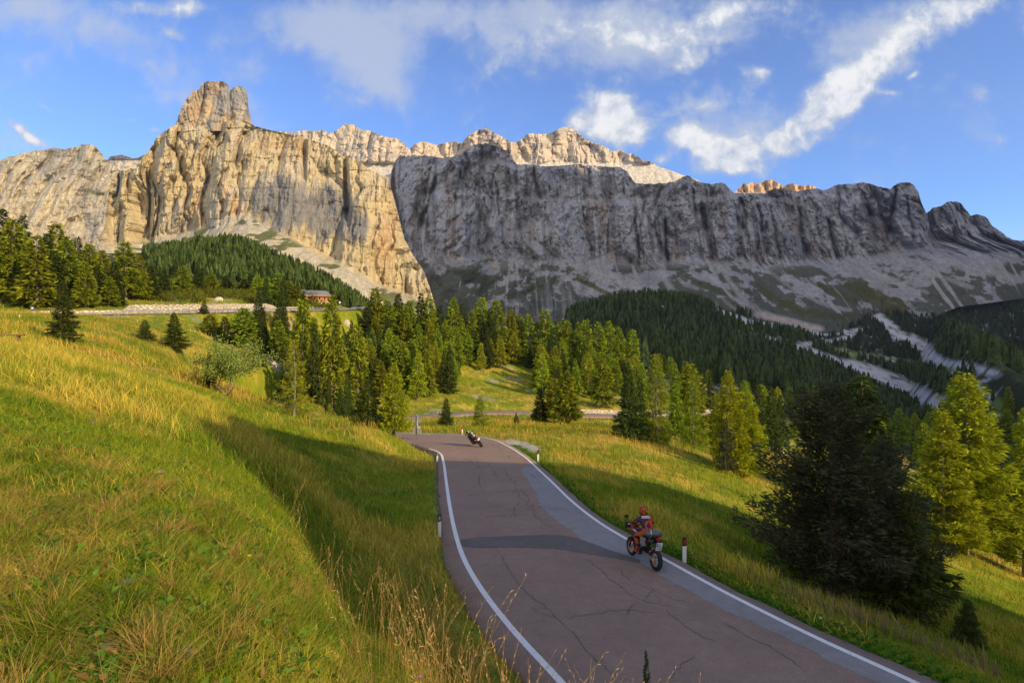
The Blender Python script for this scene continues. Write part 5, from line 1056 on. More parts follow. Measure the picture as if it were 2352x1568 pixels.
MB().box((.19, .028, lb-hh*.42), (.19, .004, .10)).out('sticker', M_['white_paint'], r); MB().box((.19, .0255, lb-hh*.45), (.13, .003, .03)).out('sticker', M_['red_paint'], r)
MB().box((.22, .030, Hs-h1*.8), (.12, .004, .05)).out('sticker', M_['orange_paint'], r)
# ---- blue sign and round sign by the upper road
x, y, z = find(75, 724, 60); r = root_('road_sign', 'small blue and white square sign on a thin pole by the upper road', 'road sign', (x, y, z)); mpx = y/F; H = 20*mpx
MB().tube([(0, 0, -.2), (0, 0, H)], .04, 8).out('pole', M_['galv'], r, True); MB().box((0, -.05, H-5*mpx), (6*mpx, .04, 9*mpx), bev=.02).out('plate', M_['blue'], r); MB().box((0, -.08, H-3.6*mpx), (4.8*mpx, .02, 4.6*mpx)).out('symbol', M_['white_paint'], r)
yv = 214.0; xv = u_(780.5)*yv; zv = gz(xv, yv); zs = -(694.6-HY)*yv/F
r = root_('road_sign', 'round white sign on a pole at the end of the upper guardrail', 'road sign', (xv, yv, zv)); MB().tube([(0, 0, -.3), (0, 0, zs-zv)], .05, 8).out('pole', M_['galv'], r, True)
b = MB(); b.ball((0, -.08, zs-zv), (.72, .05, .84), u=24); b.out('plate', M_['white_paint'], r, True)

# ---- upper road: stone retaining wall, guardrail
up_n = frame2(upper); upx = CX+F*upper[:, 0]/upper[:, 1]
def along(p0, p1, step, off):
    i0 = np.argmin(np.abs(upx[:330]-p0)); i1 = np.argmin(np.abs(upx[:330]-p1)); q = upper[i0:i1+1]-up_n[i0:i1+1]*off; d = np.r_[0, np.cumsum(np.linalg.norm(np.diff(q[:, :2], axis=0), axis=1))]
    s = np.arange(0, d[-1], step); return np.stack([np.interp(s, d, q[:, k]) for k in range(3)], 1), s
def stone_wall(q, hts, label, th=.55, foot=.5):
    n = len(q); nn = frame2(q); k = np.arange(n); j = .05*fbm(k*.9, k*0, 3, 611); top = hts+.06*np.round(fbm(k*.7, k*0+5, 2, 613)*3)/3; R_ = []
    for o_, zf in ((0, -foot), (0.0, .35), (.06, .7), (.10, 1.0), (th*.5, 1.02), (th, 1.0), (th, -foot)):
        P_ = q-nn*(o_+j)[:, None] if False else q-nn*(o_+j[:, None]); P_ = P_.copy(); P_[:, 2] = q[:, 2]+(top*zf if zf > 0 else zf); R_.append(P_)
    V = np.stack(R_, 1).reshape(-1, 3); Fc = grid_faces(n, len(R_)); o = mesh_np('stone_wall', V, np.r_[Fc, [[0,1,5,6],[len(V)-7,len(V)-6,len(V)-2,len(V)-1]]], 4, m_stone, smooth=False); tag(o, label, 'wall'); return o
q, s = along(60, 745, .35, 4.1); qp = CX+F*q[:, 0]/q[:, 1]
stone_wall(q, np.interp(qp, [60, 93, 285, 300, 612, 640, 745], [.45, .6, .75, 1.95, 2.25, 1.05, 1.1]), 'long pale dry stone wall behind the upper road, taller in its middle part')
def guardrail(p0, p1, off, label, road_pts=None):
    q, s = along(p0, p1, .5, off) if road_pts is None else road_pts; r = root_('guardrail', label, 'guardrail', tuple(q[len(q)//2])); c0 = q[len(q)//2]; nn = frame2(q)
    prof_ = [(0, .45), (.03, .50), (0, .56), (0, .62), (.03, .68), (0, .75), (-.025, .75), (-.025, .45)]
    V = np.stack([q-c0+nn*a+np.array([0, 0, b]) for a, b in prof_], 1).reshape(-1, 3); mesh_np('rail', V, grid_faces(len(q), len(prof_)), 4, M_['galv'], r, smooth=False)
    me = None
    for i in range(0, len(q), 4):
        if me is None: o = MB().box((0, 0, .3), (.08, .14, .95), bev=.006).out('post', M_['galv'], r); me = o.data
        else: o = bpy.data.objects.new('post', me); C.objects.link(o); o.parent = r
        o.location = q[i]-c0-nn[i]*.09; o.rotation_euler = (0, 0, math.atan2(nn[i][1], nn[i][0]))
    return r
guardrail(244, 748, -3.55, 'grey steel guardrail along the outer edge of the upper road')
guardrail(788, 818, -3.55, 'short piece of guardrail at the far end of the upper road, past the trees')
# lower road wall
hx = CX+F*hair[:, 0]/hair[:, 1]; i0 = np.argmin(np.abs(hx-1318)+(hair[:, 1] < 140)*999); i1 = np.argmin(np.abs(hx-1665)+(hair[:, 1] < 140)*999); hq = hair[i0:i1]; hn = frame2(hq); q = hq-hn*3.9
stone_wall(q, np.full(len(q), .95), 'low pale stone wall on the far side of the lower road', .5, .6)
q2 = hq[len(hq)//5:]+hn[len(hq)//5:]*3.5; guardrail(0, 0, 0, 'grey guardrail on the near side of the lower road, behind the crest trees', (q2[::1], None))

# ---- boulders
def boulder(px, py, wpx, hpx, label, y0=2.0, group=None, mat=None, sink=.3):
    x, y, z = find(px, py, y0); m = y/F; bm = bmesh.new(); bmesh.ops.create_icosphere(bm, subdivisions=4, radius=.5); sd = int(px)
    for v in bm.verts:
        c = v.co.normalized(); k = 1+.30*float(fbm(np.array(c.x*1.6+sd), np.array(c.y*1.6+c.z*1.3), 3, sd))+.12*float(fbm(np.array(c.x*5+sd), np.array(c.y*5-c.z*4), 3, sd+1)); k = round(k*9)/9*.5+k*.5
        v.co = Vector((c.x*wpx*m*.5*k, c.y*wpx*m*.45*k, c.z*hpx*m*.62*k))
    me = bpy.data.meshes.new('boulder'); bm.to_mesh(me); bm.free(); me.materials.append(mat or m_boulder); o = bpy.data.objects.new('boulder', me); C.objects.link(o); o.location = (x, y, z+hpx*m*(.5-sink)); tag(o, label, 'boulder', group); return o
boulder(503, 691, 17, 11, 'big pale boulder on the bank above the stone wall', 150)
boulder(537, 669, 11, 9, 'smaller pale boulder among the scrub above the big one', 150)
boulder(673, 741, 9, 7, 'pale boulder on the slope below the right end of the guardrail', 100)
boulder(797, 748, 13, 16, 'jagged pale rock below the round white sign', 100)
boulder(630, 846, 15, 20, 'pale rock showing between spruces at the edge of the dark wood', 60)
boulder(749, 915, 12, 13, 'cream rock at the lower edge of the dark wood above the gravel', 60)
boulder(1785, 1040, 32, 15, 'white boulders between the golden larch and the big pine', 60)
boulder(415, 1500, 62, 22, 'flat grey stone in the foreground turf, bottom centre left', 1.5, mat=mat_plain('grey_stone', (.12, .12, .11), .95, var=.5), sink=.55)
boulder(252, 1488, 34, 18, 'small grey stone in the foreground turf, left of the flat one', 1.5, mat=bpy.data.materials['grey_stone'], sink=.4)
boulder(290, 1340, 30, 15, 'small pale stone higher in the foreground turf', 1.5, mat=bpy.data.materials['grey_stone'], sink=.4)
boulder(355, 1338, 26, 12, 'pale stone just right of the small one higher in the turf', 1.5, mat=bpy.data.materials['grey_stone'], sink=.4)
boulder(1884, 1421, 7, 6, 'white scrap of crumpled paper on the verge below the big pine', 5, mat=M_['white_paint'])['category'] = 'litter'
bpy.data.objects[-1] if False else None

# ---- wooden bench at the far left edge
x, y, z = find(14, 786, 10); r = root_('bench', 'weathered wooden bench at the far left edge of the meadow', 'bench', (x, y, z), (0, 0, .3))
MB().box((0, 0, .43), (1.9, .38, .06), bev=.01).out('seat', M_['wood_dark'], r)
for sx in (-.62, .62): MB().box((sx, 0, .18), (.10, .32, .46), bev=.01).out('leg', M_['wood_dark'], r)
# ---- timber house with barrel roof
def house():
    Y = 236.0; x = u_(714)*Y; zt = -(666.5-HY)*Y/F; g0 = gz(x, Y); r = root_('house', 'timber house with a curved grey roof and orange gable above the upper road', 'house', (x, Y, zt-6.0), (0, 0, math.radians(-40)))
    L, Wd, e, H = 11.0, 9.0, 3.6, 6.0; a = np.linspace(-1, 1, 17); arc = [(t_*(Wd/2+.9), e+(H-e)*(1-abs(t_)**1.9)) for t_ in a]
    def roofpart(y0, y1, dz, th, mat, name, parent=r, arc=arc):
        V = []; 
        for yy in (y0, y1):
            for xx, zz in arc: V.append((xx, yy, zz+dz))
            for xx, zz in arc[::-1]: V.append((xx, yy, zz+dz-th))
        m = len(arc)*2; bm = bmesh.new(); vs = [bm.verts.new(v) for v in V]
        for i in range(m): bm.faces.new((vs[i], vs[(i+1) % m], vs[m+(i+1) % m], vs[m+i]))
        for o_ in (0, m):
            for i in range(len(arc)-1): bm.faces.new((vs[o_+i], vs[o_+i+1], vs[o_+m-2-i], vs[o_+m-1-i]))
        b = MB(); b._add(bm); return b.out(name, mat, parent)
    roof = roofpart(-L/2-1.6, L/2+.8, .0, .22, M_['slate'], 'roof'); roofpart(-L/2-1.9, -L/2-1.62, -.02, .38, M_['wood'], 'fascia')
    for sx in (-1, 1): MB().box((sx*(Wd/2+.95), -.4, e-.08), (.12, L+2.5, .26)).out('fascia', M_['wood'], r)
    wall = [(-Wd/2, -2.0), (Wd/2, -2.0), (Wd/2, e+.3)]+[(t_*Wd/2, e-.25+(H-e)*(1-abs(t_*.84)**1.9)) for t_ in a[::-1]]+[(-Wd/2, e+.3)]
    MB().prism(wall, L).out('wall', M_['wood'], r); MB().box((0, 0, .2), (Wd+.06, L+.06, 2.2)).out('plinth', M_['cream'], r)
    for sx in (-3.1, -1.1, 1.1, 3.1):
        MB().box((sx, -L/2-1.3, 2.6 if abs(sx) > 2 else 3.0), (.22, .22, 5.0 if abs(sx) < 2 else 4.2)).out('post', M_['wood'], r)
    MB().box((0, -L/2-.85, 1.55), (Wd-.5, 1.6, .2)).out('balcony', M_['wood'], r); MB().box((0, -L/2-1.5, 2.15), (Wd-.5, .08, .75)).out('railing', M_['wood'], r)
    for sx in (-2.2, 0, 2.2):
        w = MB().box((sx, -L/2-.03, 2.9), (1.3, .1, 1.4)).out('window', M_['cream'], r); MB().box((sx, -L/2-.10, 2.9), (1.05, .05, 1.15)).out('pane', M_['glass'], w)
    for yy in (-3.6, -1.2, 1.2, 3.6):
        for sx in (-1, 1): w = MB().box((sx*(Wd/2+.03), yy, 2.6), (.1, 1.1, 1.2)).out('window', M_['cream'], r); MB().box((sx*(Wd/2+.1), yy, 2.6), (.05, .85, .95)).out('pane', M_['glass'], w)
    MB().box((1.5, -L/2-1.58, 2.3), (.7, .05, .5)).out('banner', M_['red_paint'], r)
house()
# ---- thin cross on the far summit
xv, yv = u_(1115)*2420, 2420.0; zb = -(296-HY)*yv/F; r = root_('summit_cross', 'tiny cross standing on the highest lit summit of the back ridge', 'cross', (xv, yv, zb-4))
MB().box((0, 0, 6), (.9, .9, 16)).out('upright', M_['wood_dark'], r); MB().box((0, 0, 10.5), (6, .7, .8)).out('crossbar', M_['wood_dark'], r)

# ---- cars
def wheel(parent, c, R, w, rim='silver', name='wheel'):
    t_ = MB().ring(c, R-.07, .075, k=24, j=8, sq=w/.15).out(name, M_['rubber'], parent, True); o = MB(); o.box(c, (.01, .01, .01))
    o.prism([(c[0]+(R-.11)*math.cos(a), c[2]+(R-.11)*math.sin(a)) for a in np.arange(16)*PI/8], w*.8, Matrix.Translation((0, c[1], 0)), .01); o.out('rim', M_[rim], t_); return t_
def car(loc, rz_, label, paint, kind='wagon'):
    r = root_('parked_car', label, 'car', loc, (0, 0, rz_)); L, Wd = 4.3, 1.78     # x forward
    low = [(-2.12, .32), (2.10, .32), (2.15, .62), (2.02, .86), (1.15, 1.00), (-2.08, 1.02), (-2.15, .7)]
    MB().prism(low, Wd, None, .06).out('body', M_[paint], r)
    cab = [(1.10, .99), (.45, 1.50), (-1.75, 1.54), (-2.05, 1.00)]
    b = MB(); b.prism(cab, Wd-.22, None, .05); g_ = b.out('windows', M_['glass'], r)
    b = MB(); b.prism([(.5, 1.47), (.42, 1.56), (-1.75, 1.60), (-1.85, 1.50)], Wd-.20, None, .03)
    for xa, za, xb, zb in ((1.12, 1.0, .45, 1.5), (-.15, 1.0, -.2, 1.52), (-1.95, 1.0, -1.72, 1.54), (-1.1, 1.0, -1.12, 1.52)):
        for s_ in (-1, 1): b.tube([(xa, s_*(Wd/2-.09), za), (xb, s_*(Wd/2-.11), zb)], .045, 6)
    b.out('roof', M_[paint], r)
    for xx in (-1.35, 1.32):
        for s_ in (-1, 1): wheel(r, (xx, s_*(Wd/2-.08), .32), .32, .2)
    for s_ in (-1, 1):
        MB().box((2.08, s_*.62, .72), (.12, .36, .16), bev=.03).out('headlight', M_['lamp_glass'], r); MB().box((-2.13, s_*.70, .86), (.08, .2, .26), bev=.02).out('tail_light', M_['tail_red'], r)
        MB().box((.75, s_*(Wd/2+.08), 1.05), (.12, .16, .12), bev=.03).out('mirror', M_['black_plastic'], r)
    MB().box((2.12, 0, .45), (.08, 1.3, .14), bev=.02).out('grille', M_['black_plastic'], r); MB().box((-2.155, 0, .72), (.02, .5, .12)).out('number_plate', M_['plate_white'], r)
    return r
xv, yv = u_(795)*127.5, 127.5; car((xv, yv, -25.6), math.radians(172), 'white car on the lower road beside the gravel heap at the left', 'car_white')
hi = np.argmin(np.abs(hx-1613)+(hair[:, 1] < 140)*999); hp = hair[hi]; car((hp[0]-hn[-1][0]*.5, hp[1]+1.2, hp[2]+.03), math.radians(62), 'dark car with red tail lights seen between crest trees on the lower road', 'car_dark')

# ---- motorcycles
def rot2(x, z, a): return x*math.cos(a)-z*math.sin(a), x*math.sin(a)+z*math.cos(a)
def motorcycle(loc, heading, lean, style, label, steer=0.0):
    """x forward, y left, origin at the middle of the wheelbase on the road"""
    e = Matrix.Rotation(heading, 4, 'Z') @ Matrix.Rotation(style.get('pitch', 0), 4, 'Y') @ Matrix.Rotation(lean, 4, 'X'); r = root_('motorcycle', label, 'motorcycle', loc); r.rotation_euler = e.to_euler()
    ax, R = .76, .315; off = style['kind'] == 'supermoto'
    for nm, xx, rw in (('rear_wheel', -ax, .085), ('front_wheel', ax, .062)):
        t_ = MB().ring((xx, 0, R), R-.062, rw*.8, k=36, j=12, sq=1.15).out('tyre', M_['rubber'], None, True); w = bpy.data.objects.new('wheel', None); C.objects.link(w); w.parent = r; t_.parent = w
        MB().ring((xx, 0, R), R-.125, .022, k=36, j=8, sq=1.9).out('rim', M_[style['rim']], w, True)
        b = MB(); b.tube([(xx, -.09, R), (xx, .09, R)], .035, 10); nsp = 9 if off else 5
        for k in range(nsp):
            a = k*2*PI/nsp
            for s_ in ((-.04, .04) if off else (0,)): b.tube([(xx, s_, R), (xx+(R-.14)*math.cos(a+s_*4), s_*.3, R+(R-.14)*math.sin(a+s_*4))], .006 if off else .016, 5)
        b.out('spokes', M_['silver' if off else 'black_rim'], w)
        MB().ring((xx, .07, R), .10, .012, k=20, j=6, sq=.3).out('brake_disc', M_['alu'], w)
    fx, fz = ax, R; sx_, sz_ = (.44, .98) if off else (.46, .86)
    b = MB()
    for s_ in (-.085, .085): b.tube([(fx, s_, fz), (fx-.16, s_, fz+.34)], .030, 8); b.tube([(fx-.14, s_, fz+.30), (sx_, s_, sz_)], .024, 8)
    b.box((sx_+.02, 0, sz_-.04), (.07, .23, .05), bev=.01); b.box((sx_+.06, 0, sz_-.18), (.07, .22, .05), bev=.01); b.out('fork', M_['dark_steel'], r)
    MB().prism([(-.80, R-.03), (-.76, R+.05), (-.20, R+.10), (-.05, R+.16), (-.02, R+.02), (-.3, R-.02)], .035, Matrix.Translation((0, .10, 0)), .008).out('swingarm', M_['alu'], r)
    MB().prism([(-.80, R-.03), (-.76, R+.05), (-.20, R+.10), (-.05, R+.16), (-.02, R+.02), (-.3, R-.02)], .035, Matrix.Translation((0, -.10, 0)), .008).out('swingarm', M_['alu'], r)
    b = MB(); b.prism([(-.12, .30), (.20, .22), (.36, .34), (.34, .52), (.20, .60), (.14, .78), (-.06, .76), (-.16, .52)], .26, None, .03); b.box((.02, .15, .38), (.26, .05, .22), bev=.03); b.box((.02, -.15, .38), (.26, .05, .22), bev=.03); b.out('engine', M_['dark_steel'], r)
    b = MB()
    for s_ in (-.11, .11): b.tube([(sx_-.02, s_*.5, sz_-.10), (.12, s_, .76), (-.20, s_, .66), (-.16, s_, .40)], .018, 6); b.tube([(-.10, s_, .72), (-.45, s_*.9, .80), (-.72, s_*.7, .86)], .016, 6)
    b.out('frame', M_[style['frame']], r)
    if off:
        b = MB(); b.prism([(.40, .90), (.36, 1.00), (.20, 1.03), (.02, .93), (-.08, .86), (.02, .72), (.28, .66), (.44, .78)], .22, None, .05); b.out('fuel_tank', M_['purple_dark'], r, True)
        for s_ in (-1, 1): MB().prism([(.50, .92), (.30, .98), (.06, .90), (.20, .70), (.42, .66), (.56, .78)], .03, Matrix.Translation((0, s_*.145, 0)), .01).out('side_panel', M_['purple_dark'], r); MB().prism([(.48, .93), (.30, .97), (.10, .91), (.28, .89)], .012, Matrix.Translation((0, s_*.168, 0))).out('decal', M_['white_cloth'], r)
        MB().prism([(.05, .88), (-.10, .90), (-.40, .90), (-.76, .97), (-.80, .93), (-.45, .83), (-.05, .80)], .20, None, .03).out('seat', M_['black_plastic'], r, True)
        MB().prism([(.62, .86), (1.02, .80), (1.0, .83), (.66, .93)], .13, None, .01).out('front_mudguard', M_[style['paint2']], r)
        MB().prism([(.50, .86), (.60, .88), (.60, 1.08), (.46, 1.10)], .20, None, .03).out('headlight_mask', M_[style['paint2']], r)
        MB().prism([(-.60, .88), (-.88, .95), (-.90, .92), (-.62, .84)], .13, None, .01).out('rear_mudguard', M_['black_plastic'], r)
        for s_ in (-1, 1): b = MB(); b.tube([(-.35, s_*.14, .74), (-.80, s_*.13, .86)], .058, 12); b.out('silencer', M_['dark_steel'], r, True); MB().tube([(.05, s_*.12, .45), (-.15, s_*.16, .55), (-.36, s_*.14, .72)], .025, 8).out('exhaust_pipe', M_['alu'], r, True)
        barz, barx, barw = 1.10, .36, .40
    else:
        b = MB(); b.prism([(.42, .86), (.30, .98), (.10, .98), (-.12, .84), (-.05, .72), (.30, .66), (.45, .74)], .28, None, .06); b.out('fuel_tank', M_['black_paint'], r, True)
        MB().prism([(.55, .35), (.85, .62), (.80, .92), (.52, 1.05), (.40, .86), (.20, .60), (.10, .35), (.30, .24)], .36, None, .07).out('fairing', M_['black_paint'], r, True)
        MB().prism([(.0, .80), (-.14, .83), (-.42, .84), (-.82, 1.0), (-.86, .95), (-.5, .76), (-.1, .72)], .22, None, .04).out('seat', M_['black_plastic'], r, True)
        for s_ in (-1, 1): MB().prism([(-.30, .74), (-.82, .97), (-.86, .93), (-.6, .78), (-.35, .68)], .03, Matrix.Translation((0, s_*.115, 0)), .01).out('tail_panel', M_['red_paint'], r)
        MB().prism([(.62, .66), (.90, .60), (1.0, .50), (.66, .68)], .12, None, .02).out('front_mudguard', M_['black_paint'], r)
        b = MB(); b.tube([(-.1, -.14, .34), (-.35, -.15, .42), (-.72, -.17, .62)], [.035, .05, .058], 12); b.out('silencer', M_['dark_steel'], r, True)
        barz, barx, barw = .98, .44, .33
    b = MB(); b.tube([(barx-.06, -barw, barz-.01), (barx+.02, -.14, barz+.0), (barx+.05, 0, barz-.04), (barx+.02, .14, barz), (barx-.06, barw, barz-.01)], .013, 8); b.out('handlebar', M_['dark_steel'], r, True)
    for s_ in (-1, 1):
        MB().tube([(barx-.065, s_*(barw-.12), barz-.008), (barx-.075, s_*barw, barz-.012)], .019, 8).out('grip', M_['rubber'], r, True)
        if off: MB().prism([(barx+.05, barz-.12), (barx+.09, barz+.05), (barx+.06, barz+.07), (barx+.02, barz-.10)], .20, Matrix.Translation((0, s_*(barw-.05), 0)), .01).out('hand_guard', M_['black_plastic'], r)
        ml = .24 if s_ > 0 or not off else .16
        st = MB(); st.tube([(barx-.02, s_*(barw-.16), barz), (barx+.02, s_*(barw-.06), barz+ml*.6), (barx, s_*(barw+.02), barz+ml)], .008, 6); mo = st.out('mirror', M_['black_plastic'], r); MB().ball((barx-.01, s_*(barw+.04), barz+ml+.02), (.03, .15, .11)).out('mirror_head', M_['black_plastic'], mo, True)
        MB().box((-.02, s_*.19, .34), (.05, .12, .025), bev=.005).out('footpeg', M_['alu'], r); MB().tube([(-.62, s_*.10, .86), (-.66, s_*.19, .87)], .018, 6).out('indicator', M_['orange_paint'], r)
    MB().box((-.90, 0, .955), (.04, .16, .05), bev=.01).out('tail_light', M_['tail_red'], r)
    pm = Matrix.Translation((-.93 if off else -.95, 0, .74 if off else .78)) @ Matrix.Rotation(math.radians(-16), 4, 'Y'); pw, ph = (.20, .24) if off else (.22, .20)
    b = MB(); b.box((0, 0, 0), (.012, pw, ph)); pl_ = b.out('number_plate', M_['plate_white'], r); pl_.matrix_local = pm
    MB().box((-.0075, pw*.42, ph*.25), (.004, pw*.15, ph*.48)).out('blue_band', M_['blue'], pl_)
    rt = (PI/2, 0, -PI/2)
    for tx, zz in (style['plate']): text_(pl_, tx, .085 if off else .08, (-.009, 0, zz), rt, M_['black_plastic'])
    MB().box((-.86, 0, .86), (.10, .10, .16), (0, .5, 0)).out('plate_bracket', M_['black_plastic'], r)
    return r
m_suit, n, p = mat_new('riding_suit', rough=.7, spec=.3); a = n.new('ShaderNodeAttribute', attribute_name='col'); n.l.new(a.outputs['Color'], p.inputs['Base Color'])
def rider(loc, heading, lean, label, J, colf, hel, glove, sw=1.0):
    e = Matrix.Rotation(heading, 4, 'Z') @ Matrix.Rotation(lean, 4, 'X'); r = root_('person', label, 'person', loc); r.rotation_euler = e.to_euler()
    P_ = [J['pelvis'], J['waist'], J['chest'], J['neck'], J['head']]; Rd = [.155, .145, .165, .065, .075]; E = [(0, 1), (1, 2), (2, 3), (3, 4)]
    for s_ in (-1, 1):
        f = lambda k: (J[k][0], J[k][1]*s_+J.get('dy_'+k, 0), J[k][2])
        i = len(P_); P_ += [f('shoulder'), f('elbow'), f('wrist')]; Rd += [.085, .058, .042]; E += [(2, i), (i, i+1), (i+1, i+2)]
        i = len(P_); P_ += [f('hip'), f('knee'), f('ankle'), f('toe')]; Rd += [.105, .078, .058, .042]; E += [(0, i), (i, i+1), (i+1, i+2), (i+2, i+3)]
    me = bpy.data.meshes.new('body'); me.from_pydata(P_, E, []); o = bpy.data.objects.new('body', me); C.objects.link(o)
    md = o.modifiers.new('skin', 'SKIN'); md.use_smooth_shade = True; sk = me.skin_vertices[0].data
    for i, rr in enumerate(Rd): sk[i].radius = (rr, rr*(1.12 if i < 3 else 1)); sk[i].use_root = (i == 0)
    o.modifiers.new('ss', 'SUBSURF').levels = 3; bpy.context.view_layer.update(); dg = bpy.context.evaluated_depsgraph_get(); m2 = bpy.data.meshes.new_from_object(o.evaluated_get(dg)); bpy.data.objects.remove(o)
    at_ = m2.color_attributes.new('col', 'FLOAT_COLOR', 'POINT')
    for i, v in enumerate(m2.vertices): at_.data[i].color = (*colf(v.co), 1)
    m2.materials.clear(); m2.materials.append(m_suit); m2.name = 'body'; o = bpy.data.objects.new('body', m2); C.objects.link(o); o.parent = r
    hx_, hy_, hz_ = J['head']
    b = MB(); b.ball((hx_, hy_, hz_+.04), (.30, .25, .27), u=24, v=16); b.ball((hx_+.11, hy_, hz_-.05), (.17, .19, .15)); hm = b.out('helmet', m_suit, r, True, colf=hel)
    MB().ball((hx_+.09, hy_, hz_+.035), (.16, .20, .10)).out('visor', M_['glass'], hm, True)
    if 'peak' in J: MB().prism([(hx_+.05, hz_+.13), (hx_+.24, hz_+.115), (hx_+.24, hz_+.13), (hx_+.04, hz_+.155)], .17, None, .008).out('peak', M_['orange_paint'], hm)
    for s_ in (-1, 1):
        w = Vector((J['wrist'][0], J['wrist'][1]*s_+J.get('dy_wrist', 0), J['wrist'][2])); gx, gy, gz_ = J['grip'][0], J['grip'][1]*s_, J['grip'][2]
        b = MB(); b.ball(((w.x+gx)/2+.005, (w.y+gy)/2, (w.z+gz_)/2+.02), (.11, .085, .045))
        for k in range(4): yy = gy+s_*(-.033+.022*k); lf = (.9, 1.0, .97, .8)[k]; b.tube([(gx-.02, yy, gz_+.032), (gx+.022*lf, yy, gz_+.030), (gx+.038*lf, yy, gz_+.002), (gx+.020*lf, yy, gz_-.024)], [.0105, .010, .0095, .008], 6)
        b.tube([(gx-.035, gy-s_*.040, gz_+.012), (gx-.015, gy-s_*.048, gz_-.012), (gx+.012, gy-s_*.044, gz_-.024)], [.012, .011, .009], 6); b.out('glove', M_[glove], r, True)
        f = lambda k: (J[k][0], J[k][1]*s_+J.get('dy_'+k, 0), J[k][2]); kn, an, to = map(f, ('knee', 'ankle', 'toe')); mdp = tuple(kn[i]*.45+an[i]*.55 for i in range(3))
        b = MB(); b.tube([mdp, (an[0]-.01, an[1], an[2]+.03), (an[0]+.0, an[1], an[2]-.03)], [.070, .058, .055], 12); b.ball((an[0]*.4+to[0]*.6, (an[1]+to[1])/2, (an[2]+to[2])/2-.03), (.29, .10, .10), (0, math.atan2(an[2]-to[2], to[0]-an[0])*.6, 0)); b.out('boot', M_[J['boot']], r, True)
    return r
OR_ = (.47, .10, .012); PU = (.060, .018, .045); WH = (.45, .45, .45); BK = (.022, .020, .022); RD = (.45, .02, .03)
A_ = P(1507, 1310.9); B_ = P(1450, 1275.7); mid = [(A_[i]+B_[i])/2 for i in range(3)]; head = math.atan2(B_[1]-A_[1], B_[0]-A_[0]); pit = math.atan2(-(B_[2]-A_[2]), math.hypot(B_[0]-A_[0], B_[1]-A_[1]))
loc1 = (mid[0], mid[1], mid[2]+.012)
motorcycle(loc1, head, math.radians(5), dict(kind='supermoto', rim='orange_rim', frame='dark_steel', paint2='orange_paint', pitch=pit, plate=[('KA', .068), ('MG', .0), ('2V82', -.072)]), 'dark and orange motorcycle with wire wheels riding close to the right edge line')
J1 = dict(pelvis=(-.28, 0, .99), waist=(-.22, 0, 1.12), chest=(-.10, 0, 1.30), neck=(-.02, 0, 1.45), head=(.02, 0, 1.555), shoulder=(-.06, .19, 1.36), elbow=(.10, .38, 1.17), wrist=(.27, .345, 1.13), hip=(-.24, .11, .95), knee=(.12, .22, .82), ankle=(-.04, .21, .44), toe=(.14, .22, .36), grip=(.295, .35, 1.10), boot='orange_paint', peak=1)
def suit1(v):
    x, y, z = v; n_ = float(fbm(np.array(y*9+3), np.array(z*9), 2, 33))
    if z < .95 and x > -.2: return OR_ if n_ > -.12 else (BK if n_ < -.3 else PU)
    if z > 1.40 and abs(y) < .15: return WH if x < -.08 else PU
    if abs(y) > .20: return OR_ if n_ > -.3 else PU
    rr = math.hypot(y+.02, z-1.20); return OR_ if (.09 < rr < .135 or (z < 1.12 and n_ > -.1)) else (RD if (y < -.06 and n_ > .1) else PU)
def hel1(v):
    x, y, z = v; n_ = float(fbm(np.array(math.atan2(y, x-.02)*1.6), np.array(z*11), 2, 36)); return (RD if n_ > .28 else OR_ if n_ > -.08 else (.62, .55, .04) if n_ > -.17 else BK)
ln1 = math.radians(5)
rd1 = rider(loc1, head, ln1, 'person in orange and dark purple motocross gear riding the near motorcycle', J1, suit1, hel1, 'white_cloth'); E1 = (Matrix.Rotation(head, 4, 'Z') @ Matrix.Rotation(pit, 4, 'Y') @ Matrix.Rotation(ln1, 4, 'X')); rd1.rotation_euler = E1.to_euler()
bg_ = root_('luggage_roll', 'grey plastic-wrapped luggage roll strapped on the tail of the near motorcycle', 'luggage', loc1); bg_.rotation_euler = E1.to_euler()
b = MB(); b.ball((-.56, .0, 1.04), (.34, .62, .24), (0, .15, .12), 20, 14); b.ball((-.66, -.04, 1.05), (.30, .44, .22), (0, .2, -.3)); b.out('bag', M_['bag_grey'], bg_, True)
for yy, mt in ((.14, 'silver'), (-.13, 'yellow_strap')): MB().ring((-.58, yy, 1.045), .135, .010, k=24, j=6, sq=1.6).out('strap', M_[mt], bg_)
pn = MB().box((-.30, .19, .74), (.26, .10, .24), bev=.03).out('pannier', M_['bag_beige'], None); pn.location = loc1; pn.rotation_euler = E1.to_euler(); tag(pn, 'small beige bag hanging on the left side of the near motorcycle', 'bag')
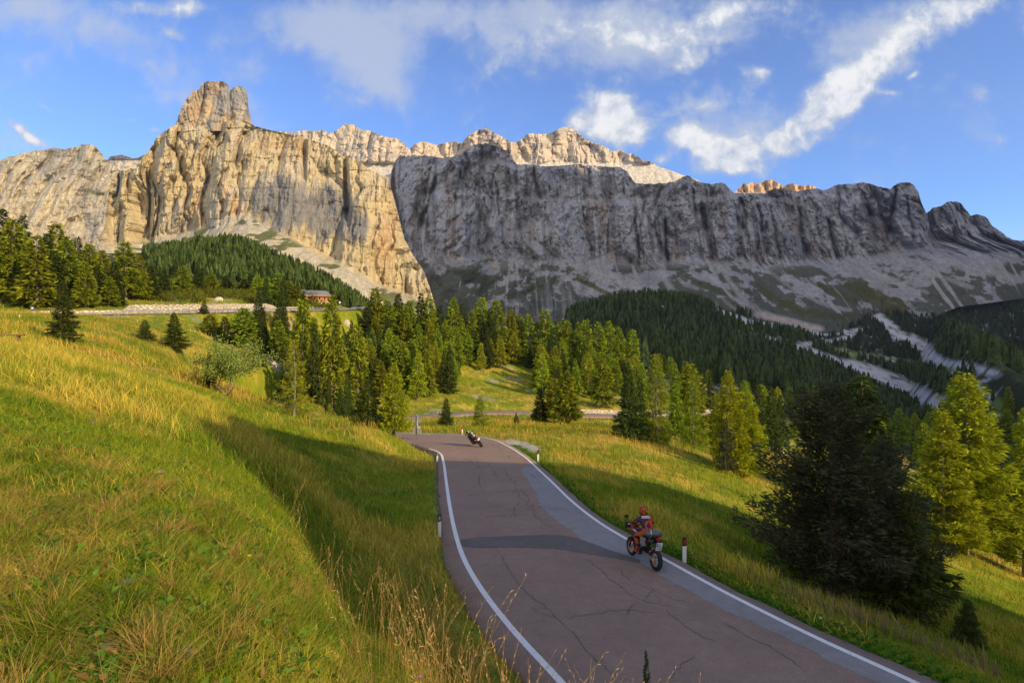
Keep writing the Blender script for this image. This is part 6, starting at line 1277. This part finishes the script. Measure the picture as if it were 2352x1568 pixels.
# the second rider leaning into the bend
A2 = P(1106.5, 1026); h2 = math.atan2(.87, -.49); ln2 = math.radians(-27); pit2 = math.radians(5); f2 = Vector((math.cos(h2), math.sin(h2), 0)); loc2 = (A2[0]+f2.x*.76, A2[1]+f2.y*.76, rz(A2[1]+f2.y*.76)+.035)
motorcycle(loc2, h2, ln2, dict(kind='road', rim='black_rim', frame='dark_steel', paint2='red_paint', pitch=pit2, plate=[('M', .03), ('A', -.05)]), 'black and red motorcycle leaning left through the bend')
J2 = dict(pelvis=(-.32, .08, .90), waist=(-.20, .10, 1.04), chest=(.0, .13, 1.20), neck=(.13, .17, 1.32), head=(.19, .20, 1.40), shoulder=(.04, .19, 1.25), dy_shoulder=.13, elbow=(.20, .36, 1.06), dy_elbow=.08, wrist=(.35, .29, 1.0), hip=(-.26, .12, .86), dy_hip=.06, knee=(.08, .24, .74), dy_knee=.04, ankle=(-.12, .20, .42), toe=(.05, .20, .35), grip=(.37, .28, .97), boot='leather')
def suit2(v):
    x, y, z = v
    if z > .98 and y < .03 and x < .0 and abs(y) < .12: return WH
    if .30 < abs(y-.08) and z > 1.12: return WH
    return BK
rd2 = rider(loc2, h2, ln2, 'person in black and white leathers leaning left on the far motorcycle', J2, suit2, lambda v: WH if (v.y < .17 and v.z > 1.40) else BK, 'leather')
rd2.rotation_euler = (Matrix.Rotation(h2, 4, 'Z') @ Matrix.Rotation(pit2, 4, 'Y') @ Matrix.Rotation(ln2, 4, 'X')).to_euler()
# ---- labels that place each tree of a row by counting from the left
ORD = 'first second third fourth fifth sixth seventh eighth ninth tenth eleventh twelfth thirteenth fourteenth fifteenth sixteenth seventeenth eighteenth nineteenth twentieth'.split()
for grp, tail in (('skyline trees of the middle wood', 'on the skyline of the middle wood'), ('trees above the upper road at the far left', 'in the sunny wood at far left'), ('small trees among the scrub above the stone wall', 'among scrub above the stone wall')):
    for kind_, adj in (('larch', 'yellow-green larch'), ('spruce', 'dark spruce')):
        L_ = sorted([o for o in C.objects if o.parent is None and o.get('group') == grp and o.name.startswith(kind_)], key=lambda o: o.location.x/o.location.y)
        for i, o in enumerate(L_): o['label'] = ORD[i]+' '+adj+' from the left '+tail
# ---- haze: one box of thin air round everything
def haze():
    b = MB(); b.box((600, 600, 1000), (13000, 12700, 2900)); m = bpy.data.materials.new('haze'); m.use_nodes = True; nt = m.node_tree; nt.nodes.clear(); v = nt.nodes.new('ShaderNodeVolumePrincipled'); o = nt.nodes.new('ShaderNodeOutputMaterial')
    v.inputs['Density'].default_value = HAZE; v.inputs['Color'].default_value = (.72, .82, 1, 1); v.inputs['Anisotropy'].default_value = .2; nt.links.new(v.outputs[0], o.inputs['Volume']); ob = b.out('haze', m); tag(ob, kind='stuff'); return ob
HAZE = 3.2e-5
if HAZE > 0: haze()
